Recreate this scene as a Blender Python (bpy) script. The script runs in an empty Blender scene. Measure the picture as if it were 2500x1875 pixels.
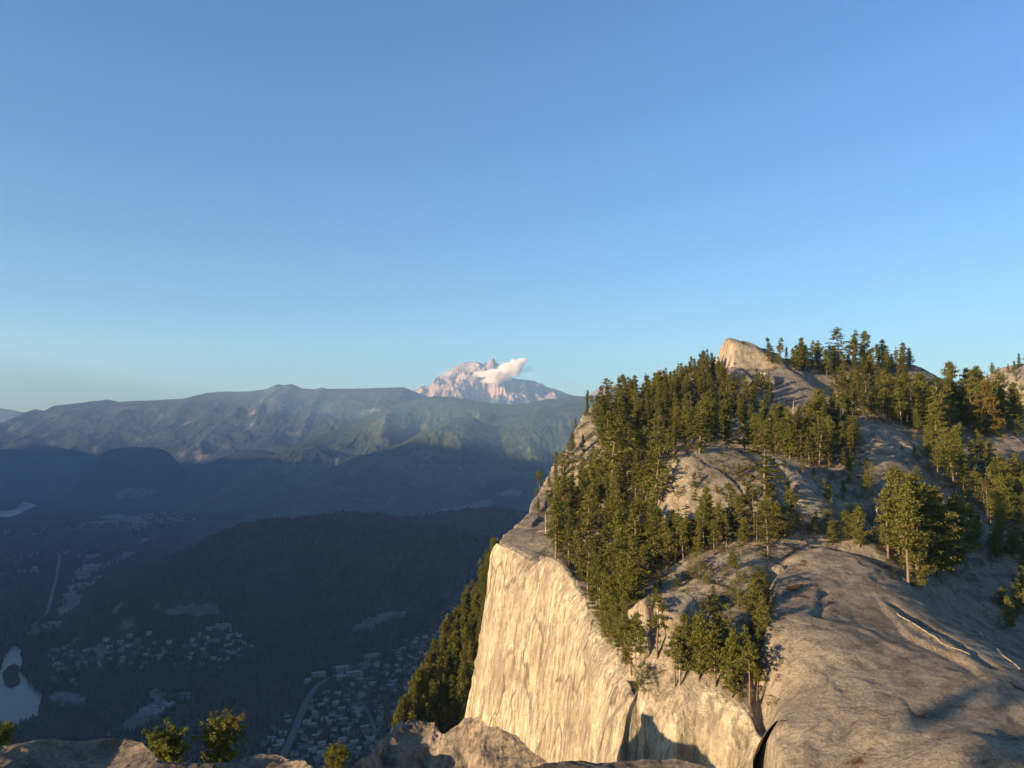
import bpy, math, random
import numpy as np
from mathutils import Vector

R = math.radians
sc = bpy.context.scene

# ------------------------------------------------------------------ camera
F_PX, PITCH, CAMZ = 1962.0, R(4.15), 600.0
cam_d = bpy.data.cameras.new("camera")
cam = bpy.data.objects.new("camera", cam_d)
sc.collection.objects.link(cam)
cam_d.sensor_width = 36.0
cam_d.lens = 36.0 * F_PX / 2500.0
cam_d.clip_start, cam_d.clip_end = 0.1, 90000.0
cam.location = (0, 0, CAMZ)
cam.rotation_euler = (R(90) + PITCH, 0, 0)
sc.camera = cam

# ------------------------------------------------------------------ light
SUN_AZ, SUN_EL = R(-124), R(9.0)      # azimuth from +Y (view direction), negative is to the left
SDIR = Vector((math.sin(SUN_AZ) * math.cos(SUN_EL), math.cos(SUN_AZ) * math.cos(SUN_EL), math.sin(SUN_EL)))
world = bpy.data.worlds.new("World")
sc.world = world
world.use_nodes = True
wn, wl = world.node_tree.nodes, world.node_tree.links
wn.clear()
sky = wn.new("ShaderNodeTexSky")
sky.sky_type = 'NISHITA'
sky.sun_disc = False
sky.sun_elevation = SUN_EL
sky.sun_rotation = SUN_AZ
sky.altitude = 300
sky.air_density, sky.dust_density, sky.ozone_density = 1.0, 1.6, 4.8
bg = wn.new("ShaderNodeBackground")
bg.inputs[1].default_value = 0.108
wo = wn.new("ShaderNodeOutputWorld")
wl.new(sky.outputs[0], bg.inputs[0])
wl.new(bg.outputs[0], wo.inputs[0])
sun_d = bpy.data.lights.new("sun", 'SUN')
sun_d.energy = 5.0
sun_d.angle = R(0.5)
sun_d.color = (1.0, 0.84, 0.64)
sun = bpy.data.objects.new("sun", sun_d)
sc.collection.objects.link(sun)
sun.rotation_euler = SDIR.to_track_quat('Z', 'Y').to_euler()
sun.location = (-50, -50, 800)

sc.view_settings.view_transform = 'Standard'
sc.view_settings.look = 'None'
sc.view_settings.exposure = 1.3
sc.view_settings.gamma = 1.0
sc.cycles.max_bounces = 6
sc.cycles.diffuse_bounces = 2
sc.cycles.glossy_bounces = 1
sc.cycles.transparent_max_bounces = 4
sc.cycles.volume_bounces = 4
sc.cycles.volume_step_rate = 2
sc.cycles.use_denoising = True

# ------------------------------------------------------------------ helpers
rnd = random.Random(7)

def ray(px, py):
    u = (px - 1250.0) / F_PX
    v = (937.5 - py) / F_PX
    dy = math.cos(PITCH) - v * math.sin(PITCH)
    return u / dy, (math.sin(PITCH) + v * math.cos(PITCH)) / dy      # x and z per metre of y

def P(px, py, Y):
    a, b = ray(px, py)
    return (a * Y, Y, CAMZ + b * Y)

def hash3(ix, iy, iz, seed):
    h = (ix * 374761393 + iy * 668265263 + iz * 2147483647 + seed * 974634777).astype(np.int64) & 0xFFFFFFFF
    h = ((h ^ (h >> 13)) * 1274126177) & 0xFFFFFFFF
    h = ((h ^ (h >> 16)) * 2246822519) & 0xFFFFFFFF
    return ((h ^ (h >> 15)) & 0xFFFFFF) / float(0xFFFFFF)

def vnoise(x, y, z, seed=0):
    x, y, z = np.broadcast_arrays(np.asarray(x, float), np.asarray(y, float), np.asarray(z, float))
    ix, iy, iz = np.floor(x).astype(np.int64), np.floor(y).astype(np.int64), np.floor(z).astype(np.int64)
    fx, fy, fz = x - ix, y - iy, z - iz
    sx, sy, sz = [t * t * t * (t * (t * 6 - 15) + 10) for t in (fx, fy, fz)]
    r = 0
    for dx in (0, 1):
        wx = sx if dx else 1 - sx
        for dy in (0, 1):
            wy = sy if dy else 1 - sy
            for dz in (0, 1):
                wz = sz if dz else 1 - sz
                r = r + hash3(ix + dx, iy + dy, iz + dz, seed) * wx * wy * wz
    return r * 2 - 1

def fbm(x, y, z=0.0, o=4, seed=0, gain=0.5, ridged=False):
    a, s, t, f = 1.0, 0.0, 0.0, 1.0
    for k in range(o):
        n = vnoise(x * f + 17.3 * k, y * f - 9.1 * k, z * f + 5.7 * k, seed + k)
        if ridged:
            n = 1 - 2 * np.abs(n)
        s = s + a * n
        t += a
        a *= gain
        f *= 2.03
    return s / t

def smooth(a, b, x):
    t = np.clip((x - a) / (b - a), 0, 1)
    return t * t * (3 - 2 * t)

def mesh_obj(name, V, Fq, mats, smooth_sh=True, parent=None, mat_idx=None, tris=False):
    V = np.asarray(V, dtype=np.float32)
    Fq = np.asarray(Fq, dtype=np.int32)
    n = Fq.shape[1]
    me = bpy.data.meshes.new(name)
    me.vertices.add(len(V))
    me.vertices.foreach_set("co", V.ravel())
    me.loops.add(Fq.size)
    me.loops.foreach_set("vertex_index", Fq.ravel())
    me.polygons.add(len(Fq))
    me.polygons.foreach_set("loop_start", np.arange(0, Fq.size, n, dtype=np.int32))
    me.polygons.foreach_set("loop_total", np.full(len(Fq), n, dtype=np.int32))
    if smooth_sh:
        me.polygons.foreach_set("use_smooth", np.ones(len(Fq), dtype=bool))
    for m in (mats if isinstance(mats, (list, tuple)) else [mats]):
        me.materials.append(m)
    if mat_idx is not None:
        me.polygons.foreach_set("material_index", np.asarray(mat_idx, dtype=np.int32))
    me.update(calc_edges=True)
    me.validate()
    o = bpy.data.objects.new(name, me)
    sc.collection.objects.link(o)
    if parent is not None:
        o.parent = parent
    return o

def grid_faces(nu, nv, flip=False):
    i = np.arange(nu - 1)[:, None] * nv + np.arange(nv - 1)[None, :]
    i = i.ravel()
    f = np.stack([i, i + nv, i + nv + 1, i + 1], 1)
    return f[:, ::-1] if flip else f

def tag(o, label=None, cat=None, group=None, kind=None):
    if label: o['label'] = label
    if cat: o['category'] = cat
    if group: o['group'] = group
    if kind: o['kind'] = kind
    return o

def empty(name, loc, rot=(0, 0, 0)):
    o = bpy.data.objects.new(name, None)
    o.empty_display_size = 0.5
    sc.collection.objects.link(o)
    o.location = loc
    o.rotation_euler = rot
    return o

# ------------------------------------------------------------------ materials
class NT:
    def __init__(s, name):
        s.m = bpy.data.materials.new(name)
        s.m.use_nodes = True
        s.n, s.l = s.m.node_tree.nodes, s.m.node_tree.links
        s.n.clear()
        s.out = s.n.new("ShaderNodeOutputMaterial")
    def coord(s, scale=(1, 1, 1), rot=(0, 0, 0), src="Object"):
        g = s.n.new("ShaderNodeTexCoord")
        mp = s.n.new("ShaderNodeMapping")
        mp.inputs["Scale"].default_value = scale
        mp.inputs["Rotation"].default_value = rot
        s.l.new(g.outputs[src], mp.inputs["Vector"])
        return mp.outputs[0]
    def noise(s, vec, scale, detail=5, rough=0.55, dist=0.0):
        t = s.n.new("ShaderNodeTexNoise")
        t.inputs["Scale"].default_value = scale
        t.inputs["Detail"].default_value = detail
        t.inputs["Roughness"].default_value = rough
        t.inputs["Distortion"].default_value = dist
        s.l.new(vec, t.inputs["Vector"])
        return t.outputs["Fac"]
    def voro(s, vec, scale, feature='F1', out="Distance", rand=1.0):
        t = s.n.new("ShaderNodeTexVoronoi")
        t.feature = feature
        t.inputs["Scale"].default_value = scale
        t.inputs["Randomness"].default_value = rand
        s.l.new(vec, t.inputs["Vector"])
        return t.outputs[out]
    def ramp(s, fac, stops, interp='LINEAR'):
        r = s.n.new("ShaderNodeValToRGB")
        r.color_ramp.interpolation = interp
        el = r.color_ramp.elements
        while len(el) < len(stops):
            el.new(0.5)
        for e, (p, c) in zip(el, stops):
            e.position = p
            e.color = (c, c, c, 1) if isinstance(c, (int, float)) else (*c, 1)
        s.l.new(fac, r.inputs[0])
        return r.outputs[0]
    def mix(s, fac, a, b, mode='MIX'):
        m = s.n.new("ShaderNodeMix")
        m.data_type = 'RGBA'
        m.blend_type = mode
        for v, k in ((fac, 0), (a, 6), (b, 7)):
            if isinstance(v, (int, float)):
                m.inputs[k].default_value = v if k == 0 else (v, v, v, 1)
            elif isinstance(v, tuple):
                m.inputs[k].default_value = (*v, 1)
            else:
                s.l.new(v, m.inputs[k])
        return m.outputs[2]
    def math(s, op, a, b=0.0, clamp=False):
        m = s.n.new("ShaderNodeMath")
        m.operation = op
        m.use_clamp = clamp
        for v, k in ((a, 0), (b, 1)):
            if isinstance(v, (int, float)):
                m.inputs[k].default_value = v
            else:
                s.l.new(v, m.inputs[k])
        return m.outputs[0]
    def bump(s, h, strength=0.5, dist=0.1, normal=None):
        b = s.n.new("ShaderNodeBump")
        b.inputs["Strength"].default_value = strength
        b.inputs["Distance"].default_value = dist
        s.l.new(h, b.inputs["Height"])
        if normal is not None:
            s.l.new(normal, b.inputs["Normal"])
        return b.outputs[0]
    def normal_z(s):
        g = s.n.new("ShaderNodeNewGeometry")
        sp = s.n.new("ShaderNodeSeparateXYZ")
        s.l.new(g.outputs["Normal"], sp.inputs[0])
        return sp.outputs[2]
    def pos_z(s):
        g = s.n.new("ShaderNodeNewGeometry")
        sp = s.n.new("ShaderNodeSeparateXYZ")
        s.l.new(g.outputs["Position"], sp.inputs[0])
        return sp.outputs[2]
    def finish(s, col, rough=0.9, nrm=None, spec=0.2):
        b = s.n.new("ShaderNodeBsdfPrincipled")
        if isinstance(col, tuple):
            b.inputs["Base Color"].default_value = (*col, 1)
        else:
            s.l.new(col, b.inputs["Base Color"])
        b.inputs["Roughness"].default_value = rough
        b.inputs["Specular IOR Level"].default_value = spec
        if nrm is not None:
            s.l.new(nrm, b.inputs["Normal"])
        s.l.new(b.outputs[0], s.out.inputs[0])
        return s.m

def mat_granite(name, pale, mid, dark, litter=0.0, s=1.0, lichen=0.5):
    t = NT(name)
    v = t.coord((s, s, s))
    vs = t.coord((s, s, s * 0.12))
    vw = t.coord((s * 0.35, s, s * 0.6), (0, 0, 0.5))
    nz = t.normal_z()
    big = t.noise(v, 0.04, 6, 0.62, 0.8)
    med = t.noise(v, 0.30, 7, 0.68, 0.4)
    fine = t.noise(v, 2.4, 7, 0.78)
    streak = t.noise(vs, 0.9, 5, 0.6, 0.2)
    up = lambda c, k: tuple(min(1, q * k) for q in c)
    base = t.mix(t.ramp(big, [(0.38, 0.0), (0.60, 1.0)]), mid, pale)
    base = t.mix(t.math('MULTIPLY', t.ramp(med, [(0.47, 0.0), (0.60, 1.0)]), lichen), base, dark)
    # steep ground keeps the paler clean rock, in streaks down the fall line
    steep = t.math('SUBTRACT', 1.0, t.ramp(nz, [(0.45, 0.0), (0.86, 1.0)]))
    stk = t.mix(t.ramp(streak, [(0.38, 0.0), (0.6, 1.0)]), mid, up(pale, 1.22))
    base = t.mix(t.math('MULTIPLY', steep, 0.85), base, stk)
    # dark water stains and lichen bands
    band = t.noise(vw, 0.16, 6, 0.7, 0.6)
    base = t.mix(t.math('MULTIPLY', t.ramp(band, [(0.56, 0.0), (0.68, 1.0)]), 0.55), base, up(dark, 0.85))
    sp = t.ramp(fine, [(0.30, 0.50), (0.5, 1.0), (0.70, 1.45)])
    base = t.mix(1.0, base, sp, 'MULTIPLY')
    wsp = t.ramp(t.voro(v, 1.6), [(0.0, 1.0), (0.20, 0.0)])
    base = t.mix(t.math('MULTIPLY', wsp, t.ramp(t.noise(v, 0.09, 4, 0.6), [(0.48, 0.0), (0.60, 0.75)])), base, up(pale, 1.7))
    dsp = t.ramp(t.voro(v, 0.8), [(0.0, 1.0), (0.22, 0.0)])
    base = t.mix(t.math('MULTIPLY', dsp, t.ramp(med, [(0.40, 0.0), (0.52, 0.6)])), base, up(dark, 0.7))
    # thin wandering joints
    cn = t.noise(t.coord((s, s, s), (0, 0, 0.7)), 0.055, 3, 0.45, 0.7)
    ln = t.ramp(cn, [(0.4955, 0.0), (0.499, 1.0), (0.501, 1.0), (0.5045, 0.0)])
    cn2 = t.noise(t.coord((s * 0.4, s * 1.4, s), (0.2, 0, 1.1)), 0.11, 3, 0.4, 0.5)
    ln2 = t.ramp(cn2, [(0.532, 0.0), (0.535, 1.0), (0.537, 1.0), (0.540, 0.0)])
    ln = t.math('MULTIPLY', ln2, t.ramp(big, [(0.5, 0.0), (0.56, 1.0)]))
    base = t.mix(t.math('MULTIPLY', ln, 0.5), base, up(dark, 0.4))
    if litter > 0:
        lt = t.ramp(t.noise(v, 0.16, 5, 0.7, 0.5), [(0.62, 0.0), (0.66, 1.0)])
        flat = t.ramp(nz, [(0.88, 0.0), (0.94, 1.0)])
        base = t.mix(t.math('MULTIPLY', t.math('MULTIPLY', lt, flat), litter), base, (0.10, 0.045, 0.022))
    h = t.math('ADD', t.math('MULTIPLY', med, 1.0), t.math('MULTIPLY', fine, 0.45))
    h = t.math('SUBTRACT', h, t.math('MULTIPLY', ln, 0.25))
    n1 = t.bump(h, 0.75, 1.0 / s)
    return t.finish(base, 0.92, n1, 0.15)

def mat_cliff(name):
    t = NT(name)
    v = t.coord()
    # dominant structure: streaks running down the face
    v1 = t.coord((1, 1, 0.03))
    v2 = t.coord((1, 1, 0.09))
    s1 = t.noise(v1, 0.32, 4, 0.55, 0.15)
    s2 = t.noise(v1, 1.3, 5, 0.6, 0.1)
    s3 = t.noise(v2, 2.2, 5, 0.65)
    blot = t.noise(v, 0.07, 5, 0.6, 0.8)
    med = t.noise(v, 0.6, 6, 0.65)
    fine = t.noise(v, 3.0, 5, 0.75)
    c = t.mix(t.ramp(s1, [(0.36, 0.0), (0.62, 1.0)]), (0.31, 0.255, 0.170), (0.50, 0.43, 0.295))
    c = t.mix(t.math('MULTIPLY', t.ramp(s2, [(0.40, 1.0), (0.50, 0.0)]), 0.7), c, (0.16, 0.13, 0.09))
    c = t.mix(t.math('MULTIPLY', t.ramp(s3, [(0.54, 0.0), (0.66, 1.0)]), 0.45), c, (0.60, 0.53, 0.37))
    c = t.mix(t.math('MULTIPLY', t.ramp(blot, [(0.50, 0.0), (0.62, 1.0)]), 0.6), c, (0.23, 0.185, 0.125))
    g = t.n.new("ShaderNodeNewGeometry"); sp_ = t.n.new("ShaderNodeSeparateXYZ")
    t.l.new(g.outputs["Position"], sp_.inputs[0])
    s4 = t.noise(t.coord((1, 1, 0.018)), 0.55, 3, 0.5, 0.25)
    c = t.mix(t.math('MULTIPLY', t.ramp(s4, [(0.60, 0.0), (0.66, 1.0)]), 0.55), c, (0.15, 0.125, 0.09))
    cr = t.noise(t.coord((0.5, 0.5, 0.35), (0.5, 0.4, 0.3)), 0.09, 3, 0.45, 0.4)
    crl = t.ramp(cr, [(0.485, 0.0), (0.497, 1.0), (0.501, 1.0), (0.508, 0.0)])
    c = t.mix(t.math('MULTIPLY', crl, 0.6), c, (0.10, 0.08, 0.055))
    speck = t.ramp(t.voro(v, 0.9), [(0.0, 1.0), (0.3, 0.0)])
    c = t.mix(t.math('MULTIPLY', speck, t.ramp(t.noise(v, 0.2, 4), [(0.5, 0.0), (0.62, 0.75)])), c, (0.12, 0.098, 0.065))
    c = t.mix(1.0, c, t.ramp(fine, [(0.3, 0.74), (0.5, 1.0), (0.7, 1.2)]), 'MULTIPLY')
    c = t.mix(1.0, c, t.ramp(med, [(0.35, 0.82), (0.65, 1.12)]), 'MULTIPLY')
    h = t.math('ADD', t.math('MULTIPLY', s2, 0.7), t.math('ADD', t.math('MULTIPLY', med, 0.9), t.math('MULTIPLY', fine, 0.35)))
    h = t.math('SUBTRACT', h, t.math('MULTIPLY', crl, 0.5))
    n = t.bump(h, 0.8, 0.9)
    return t.finish(c, 0.9, n, 0.15)

def mat_foliage(name, a, b, c):
    t = NT(name)
    v = t.coord()
    oi = t.n.new("ShaderNodeObjectInfo")
    nz = t.noise(v, 0.9, 3, 0.6)
    col = t.mix(t.ramp(nz, [(0.35, 0.0), (0.65, 1.0)]), a, b)
    col = t.mix(t.math('MULTIPLY', oi.outputs["Random"], 0.55), col, c)
    d = t.n.new("ShaderNodeBsdfDiffuse")
    tr = t.n.new("ShaderNodeBsdfTranslucent")
    mx = t.n.new("ShaderNodeMixShader")
    mx.inputs[0].default_value = 0.30
    t.l.new(col, d.inputs[0]); t.l.new(col, tr.inputs[0])
    t.l.new(d.outputs[0], mx.inputs[1]); t.l.new(tr.outputs[0], mx.inputs[2])
    t.l.new(mx.outputs[0], t.out.inputs[0])
    return t.m

def mat_bark(name, a, b):
    t = NT(name)
    v = t.coord((3, 3, 0.6))
    c = t.mix(t.noise(v, 2.0, 4), a, b)
    return t.finish(c, 0.95, None, 0.1)

M = {}
M['granite'] = mat_granite("granite", (0.310, 0.256, 0.182), (0.205, 0.170, 0.125), (0.092, 0.078, 0.062), 1.0, 1.0, 0.6)
M['granite_near'] = mat_granite("granite_near", (0.29, 0.225, 0.155), (0.155, 0.124, 0.090), (0.075, 0.058, 0.046), 0.0, 6.0, 0.75)
M['cliff'] = mat_cliff("cliff_face")
M['pine'] = mat_foliage("pine_needles", (0.190, 0.188, 0.038), (0.088, 0.108, 0.023), (0.190, 0.160, 0.045))
M['fir'] = mat_foliage("fir_needles", (0.155, 0.158, 0.034), (0.072, 0.092, 0.021), (0.165, 0.142, 0.042))
M['cedar'] = mat_foliage("golden_needles", (0.20, 0.145, 0.03), (0.14, 0.11, 0.028), (0.2, 0.13, 0.03))
M['dry'] = mat_foliage("dry_twigs", (0.17, 0.125, 0.075), (0.12, 0.09, 0.055), (0.18, 0.13, 0.07))
M['bark'] = mat_bark("bark", (0.23, 0.165, 0.115), (0.12, 0.085, 0.06))
M['deadwood'] = mat_bark("dead_wood", (0.50, 0.42, 0.32), (0.32, 0.26, 0.19))

# ------------------------------------------------------------------ the peak: surface fitted through surveyed points
CTRL = [  # (column, row, distance) of points seen on bare rock or at the foot of trees
(1215,1322,200),(1258,1338,192),(1290,1355,186),(1305,1360,182),(1365,1363,168),(1395,1395,158),(1430,1440,148),(1440,1500,138),
(1465,1545,130),(1490,1570,125),(1505,1600,120),(1530,1680,113),(1555,1722,110),(1592,1631,112),(1625,1715,108),(1660,1705,107),
(1690,1692,106),(1722,1689,106),(1770,1715,104),(1845,1756,100),
(1310,1300,205),(1330,1260,222),(1320,1200,240),(1400,1340,178),(1440,1390,168),(1480,1430,158),(1410,1398,160),
(1250,1290,212),(1290,1250,225),(1300,1215,235),(1330,1180,245),(1355,1130,258),(1390,1090,268),(1402,1050,275),(1430,1003,285),
(1475,985,292),(1530,985,290),(1450,1060,262),(1400,1200,235),(1500,1120,240),(1450,1240,215),(1550,1060,265),(1500,1300,190),
(1600,1200,200),(1550,1380,165),(1600,1100,235),
(1560,975,300),(1650,950,315),(1730,912,325),(1765,915,322),(1785,885,328),(1812,880,334),(1850,880,331),(1880,900,325),
(1800,925,305),(1850,950,300),(1740,980,285),(1700,1010,275),
(1935,900,318),(2010,955,305),(1930,1010,270),(1880,1000,275),(2030,955,318),(1950,880,345),(2050,880,350),(2150,890,350),
(2240,893,345),(2310,935,338),(2350,955,330),(2200,930,320),(2250,1000,290),(2150,1000,270),
(1800,1045,250),(1860,1030,255),(1790,1075,235),(1830,1118,182),(1830,1112,205),(1720,1125,180),(1650,1150,170),(1625,1165,165),
(1940,1160,170),(1700,1200,158),(1800,1180,160),(1850,1230,152),(1800,1290,146),(1880,1290,144),(1700,1290,150),(1640,1250,158),
(1930,1240,150),
(2050,1150,195),(2120,1170,190),(1980,1190,175),(2050,1250,160),(1980,1290,148),(2100,1300,145),
(2100,1033,235),(2160,1065,225),(2245,1110,212),(2150,1120,200),(2220,1140,200),(2100,1100,215),(2300,1200,205),(2250,1060,250),
(2350,1080,260),(2400,1160,235),(2320,1150,225),(2450,1060,270),(2500,1000,300),(2480,1120,250),
(1880,1375,133),(1900,1340,138),(1990,1325,140),(2080,1350,138),(2160,1375,135),(2000,1450,118),(2100,1500,112),(2200,1450,122),
(1900,1550,105),(2000,1650,96),(1900,1750,90),(1870,1875,82),(2100,1850,81),(2300,1850,76),(2400,1750,84),(2470,1870,72),
(2480,1700,88),(2300,1580,101),(2200,1650,94),
(2330,1500,135),(2300,1420,145),(2420,1500,145),(2500,1600,130),(2400,1380,165),(2450,1300,180),(2350,1290,175),(2500,1420,160),
(2600,1300,200),(2600,1100,290),(2600,1650,120),(2600,1850,80),(2800,1500,150),
(1560,1440,128),(1640,1435,128),(1700,1400,130),(1720,1380,133),(1800,1420,124),(1830,1350,135),(1770,1330,140),(1660,1370,140),
(1840,1480,116),(1700,1480,118),(1540,1480,124),(1620,1520,114),(1560,1580,112),(1700,1570,108),(1800,1560,108),(1650,1640,106),
(1600,1640,111),(1750,1680,103),(1830,1740,99),(1840,1620,105),
]
CP = np.array([P(*c) for c in CTRL])
CP = np.vstack([CP, np.array([(0, 420, CAMZ - 8), (60, 440, CAMZ + 5), (160, 440, CAMZ + 5), (260, 420, CAMZ + 0), (330, 330, CAMZ - 5),
                              (300, 200, CAMZ - 45), (200, 120, CAMZ - 60), (90, 60, CAMZ - 42), (40, 60, CAMZ - 42), (180, 60, CAMZ - 60)])])

def tps_fit(X, Z, lam=6.0):
    n = len(X)
    d = np.sqrt(((X[:, None] - X[None]) ** 2).sum(-1)) + 1e-9
    K = d * d * np.log(d) + lam * np.eye(n)
    Pm = np.hstack([np.ones((n, 1)), X])
    A = np.zeros((n + 3, n + 3))
    A[:n, :n], A[:n, n:], A[n:, :n] = K, Pm, Pm.T
    return np.linalg.solve(A, np.concatenate([Z, np.zeros(3)]))
_X = CP[:, :2] / 20.0
_W = tps_fit(_X, CP[:, 2], 0.02)

def tps_eval(x, y):
    x, y = np.asarray(x, float), np.asarray(y, float)
    sh = x.shape
    q = np.stack([x.ravel(), y.ravel()], 1) / 20.0
    out = np.empty(len(q))
    for i in range(0, len(q), 20000):
        b = q[i:i + 20000]
        d2 = ((b[:, None] - _X[None]) ** 2).sum(-1) + 1e-12
        out[i:i + 20000] = (0.5 * d2 * np.log(d2)) @ _W[:-3] + _W[-3] + b @ _W[-2:]
    return out.reshape(sh)

# rim of the west face in plan, from the near end round the corner to the far north-west
EDGE_PX = [(1905,1960,92),(1880,1900,95),(1855,1850,97.5),(1845,1756,100),(1770,1715,104),(1722,1689,106),(1690,1692,106),(1660,1705,107),(1625,1715,108),(1592,1631,112),(1555,1722,110),
           (1530,1680,113),(1505,1600,120),(1490,1570,125),(1465,1545,130),(1440,1500,138),(1430,1440,148),(1395,1395,158),(1365,1363,168),
           (1305,1360,182),(1290,1355,186),(1258,1338,192),(1232,1327,197),(1215,1322,200)]
EDGE = np.array([P(*e) for e in EDGE_PX])
RIM_PX = [(1236,1300,210),(1268,1270,220),(1292,1245,228),(1298,1215,236),(1326,1180,246),(1350,1130,259),(1386,1090,269),
          (1404,1055,277),(1424,1022,286),(1455,1003,296)]
RIM = np.array([P(*e) for e in RIM_PX])
WPOLY = np.vstack([[[25.5, 60, 0], [27.4, 86, 0], [28.6, 95.0, 0]], EDGE[2:], RIM, [[36, 306, 0], [52, 330, 0], [75, 365, 0], [90, 440, 0]]])[:, :2]

def edge_dist(x, y):
    """signed distance to the rim line: positive outside (over the drop)"""
    x, y = np.asarray(x, float), np.asarray(y, float)
    best = np.full(x.shape, 1e9)
    for a, b in zip(WPOLY[:-1], WPOLY[1:]):
        d = b - a
        t = np.clip(((x - a[0]) * d[0] + (y - a[1]) * d[1]) / (d @ d), 0, 1)
        best = np.minimum(best, np.hypot(x - a[0] - t * d[0], y - a[1] - t * d[1]))
    xe = np.interp(y, WPOLY[:, 1][np.argsort(WPOLY[:, 1])], WPOLY[:, 0][np.argsort(WPOLY[:, 1])])
    sgn = np.where(x < xe, 1.0, -1.0)
    return best * sgn

def groove(x, y, pts, w, dep):
    x, y = np.asarray(x, float), np.asarray(y, float)
    p = np.array([P(*q)[:2] for q in pts])
    wx, wy = 1.1 * fbm(x * 0.12, y * 0.12, 0, 3, 301), 1.1 * fbm(x * 0.12, y * 0.12, 0, 3, 305)
    x, y = x + wx, y + wy
    best = np.full(x.shape, 1e9)
    for a, b in zip(p[:-1], p[1:]):
        d = b - a
        t = np.clip(((x - a[0]) * d[0] + (y - a[1]) * d[1]) / (d @ d), 0, 1)
        best = np.minimum(best, np.hypot(x - a[0] - t * d[0], y - a[1] - t * d[1]))
    return dep * np.exp(-(best / w) ** 2)

GROOVES = [  # rock joints and gullies
 ([(1852,1875,84),(1860,1700,93),(1858,1560,106),(1862,1450,118),(1872,1385,130)], 1.0, 2.8),
 ([(1878,1375,132),(1905,1330,139),(1990,1318,142),(2090,1345,140),(2170,1372,137)], 2.0, 1.4),
 ([(2020,1428,121),(2015,1470,116),(2005,1520,110)], 0.7, 0.45),
 ([(2200,1385,134),(2060,1405,124),(2020,1425,121)], 0.9, 0.8),
 ([(2260,1430,128),(2340,1490,120),(2420,1560,113),(2500,1640,107)], 1.0, 1.2),
 ([(2180,1480,118),(2260,1540,111),(2350,1610,105),(2440,1690,97)], 0.6, 0.5),
 ([(1540,1560,117),(1575,1500,121),(1590,1460,126)], 1.0, 1.6),
 ([(1700,1540,112),(1660,1560,110),(1610,1580,110)], 1.3, 1.5),
 ([(1860,1130,176),(1920,1180,164),(1935,1260,148)], 1.4, 1.3),
 ([(2100,1030,238),(2170,1062,230),(2250,1108,216),(2300,1180,205)], 3.0, 2.5),
 ([(1935,895,322),(1990,925,315),(2030,960,308)], 3.5, 3.0),
]

def ledge(x, y, pts, dep, fall=7.0):
    """broken edge of a rock sheet: a sharp step down on the right-hand side of the line"""
    x, y = np.asarray(x, float), np.asarray(y, float)
    p = np.array([P(*q)[:2] for q in pts])
    x, y = x + 0.9 * fbm(x * 0.25, y * 0.25, 0, 4, 321), y + 0.9 * fbm(x * 0.25, y * 0.25, 0, 4, 325)
    best = np.full(x.shape, 1e9); sg = np.zeros(x.shape); tt = np.zeros(x.shape)
    n = len(p) - 1
    for k, (a, b) in enumerate(zip(p[:-1], p[1:])):
        d = b - a
        t = np.clip(((x - a[0]) * d[0] + (y - a[1]) * d[1]) / (d @ d), 0, 1)
        r = np.hypot(x - a[0] - t * d[0], y - a[1] - t * d[1])
        m = r < best
        best = np.where(m, r, best)
        sg = np.where(m, np.sign((x - a[0]) * d[1] - (y - a[1]) * d[0]), sg)
        tt = np.where(m, (k + t) / n, tt)
    s = best * sg
    ends = smooth(0.0, 0.2, tt) * smooth(1.0, 0.8, tt)
    return dep * ends * smooth(-0.1, 0.15, s) * np.exp(-np.maximum(s, 0) / fall)

LEDGES = [
 ([(2120,1440,122),(2160,1500,116),(2210,1570,108),(2290,1610,103),(2370,1650,97),(2450,1720,89)], 0.55, 14),
 ([(2200,1540,112),(2260,1580,108),(2330,1640,101),(2400,1690,95)], 0.35, 10),
 ([(2080,1750,88),(2050,1690,93),(2000,1640,98),(1950,1600,102),(1890,1580,104)], 0.22, 10),
 ([(2260,1860,80),(2230,1800,84),(2200,1740,89),(2120,1700,92)], 0.20, 10),
 ([(1930,1290,144),(1900,1220,153),(1860,1170,163),(1790,1145,170),(1700,1150,172)], 1.2, 5),
 ([(1860,1290,146),(1820,1230,152),(1760,1190,160),(1690,1190,162)], 0.8, 5),
 ([(1680,1480,119),(1640,1450,124),(1590,1450,125)], 1.2, 5),
 ([(1830,1460,119),(1760,1420,125),(1720,1400,129),(1660,1390,135)], 0.9, 5),
 ([(1300,1345,188),(1360,1300,196),(1420,1260,208)], 0.5, 5),
 ([(2130,1290,150),(2080,1230,164),(2000,1190,176)], 0.7, 6),
 ([(2240,1130,208),(2170,1080,222),(2110,1050,233)], 1.0, 5),
 ([(1400,1130,258),(1430,1080,266),(1480,1040,276)], 1.4, 5),
 ([(1310,1260,225),(1350,1200,240),(1390,1150,255)], 0.9, 5),
]
KNOB = [P(1808, 830, 333), P(1790, 1150, 166)]

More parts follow.
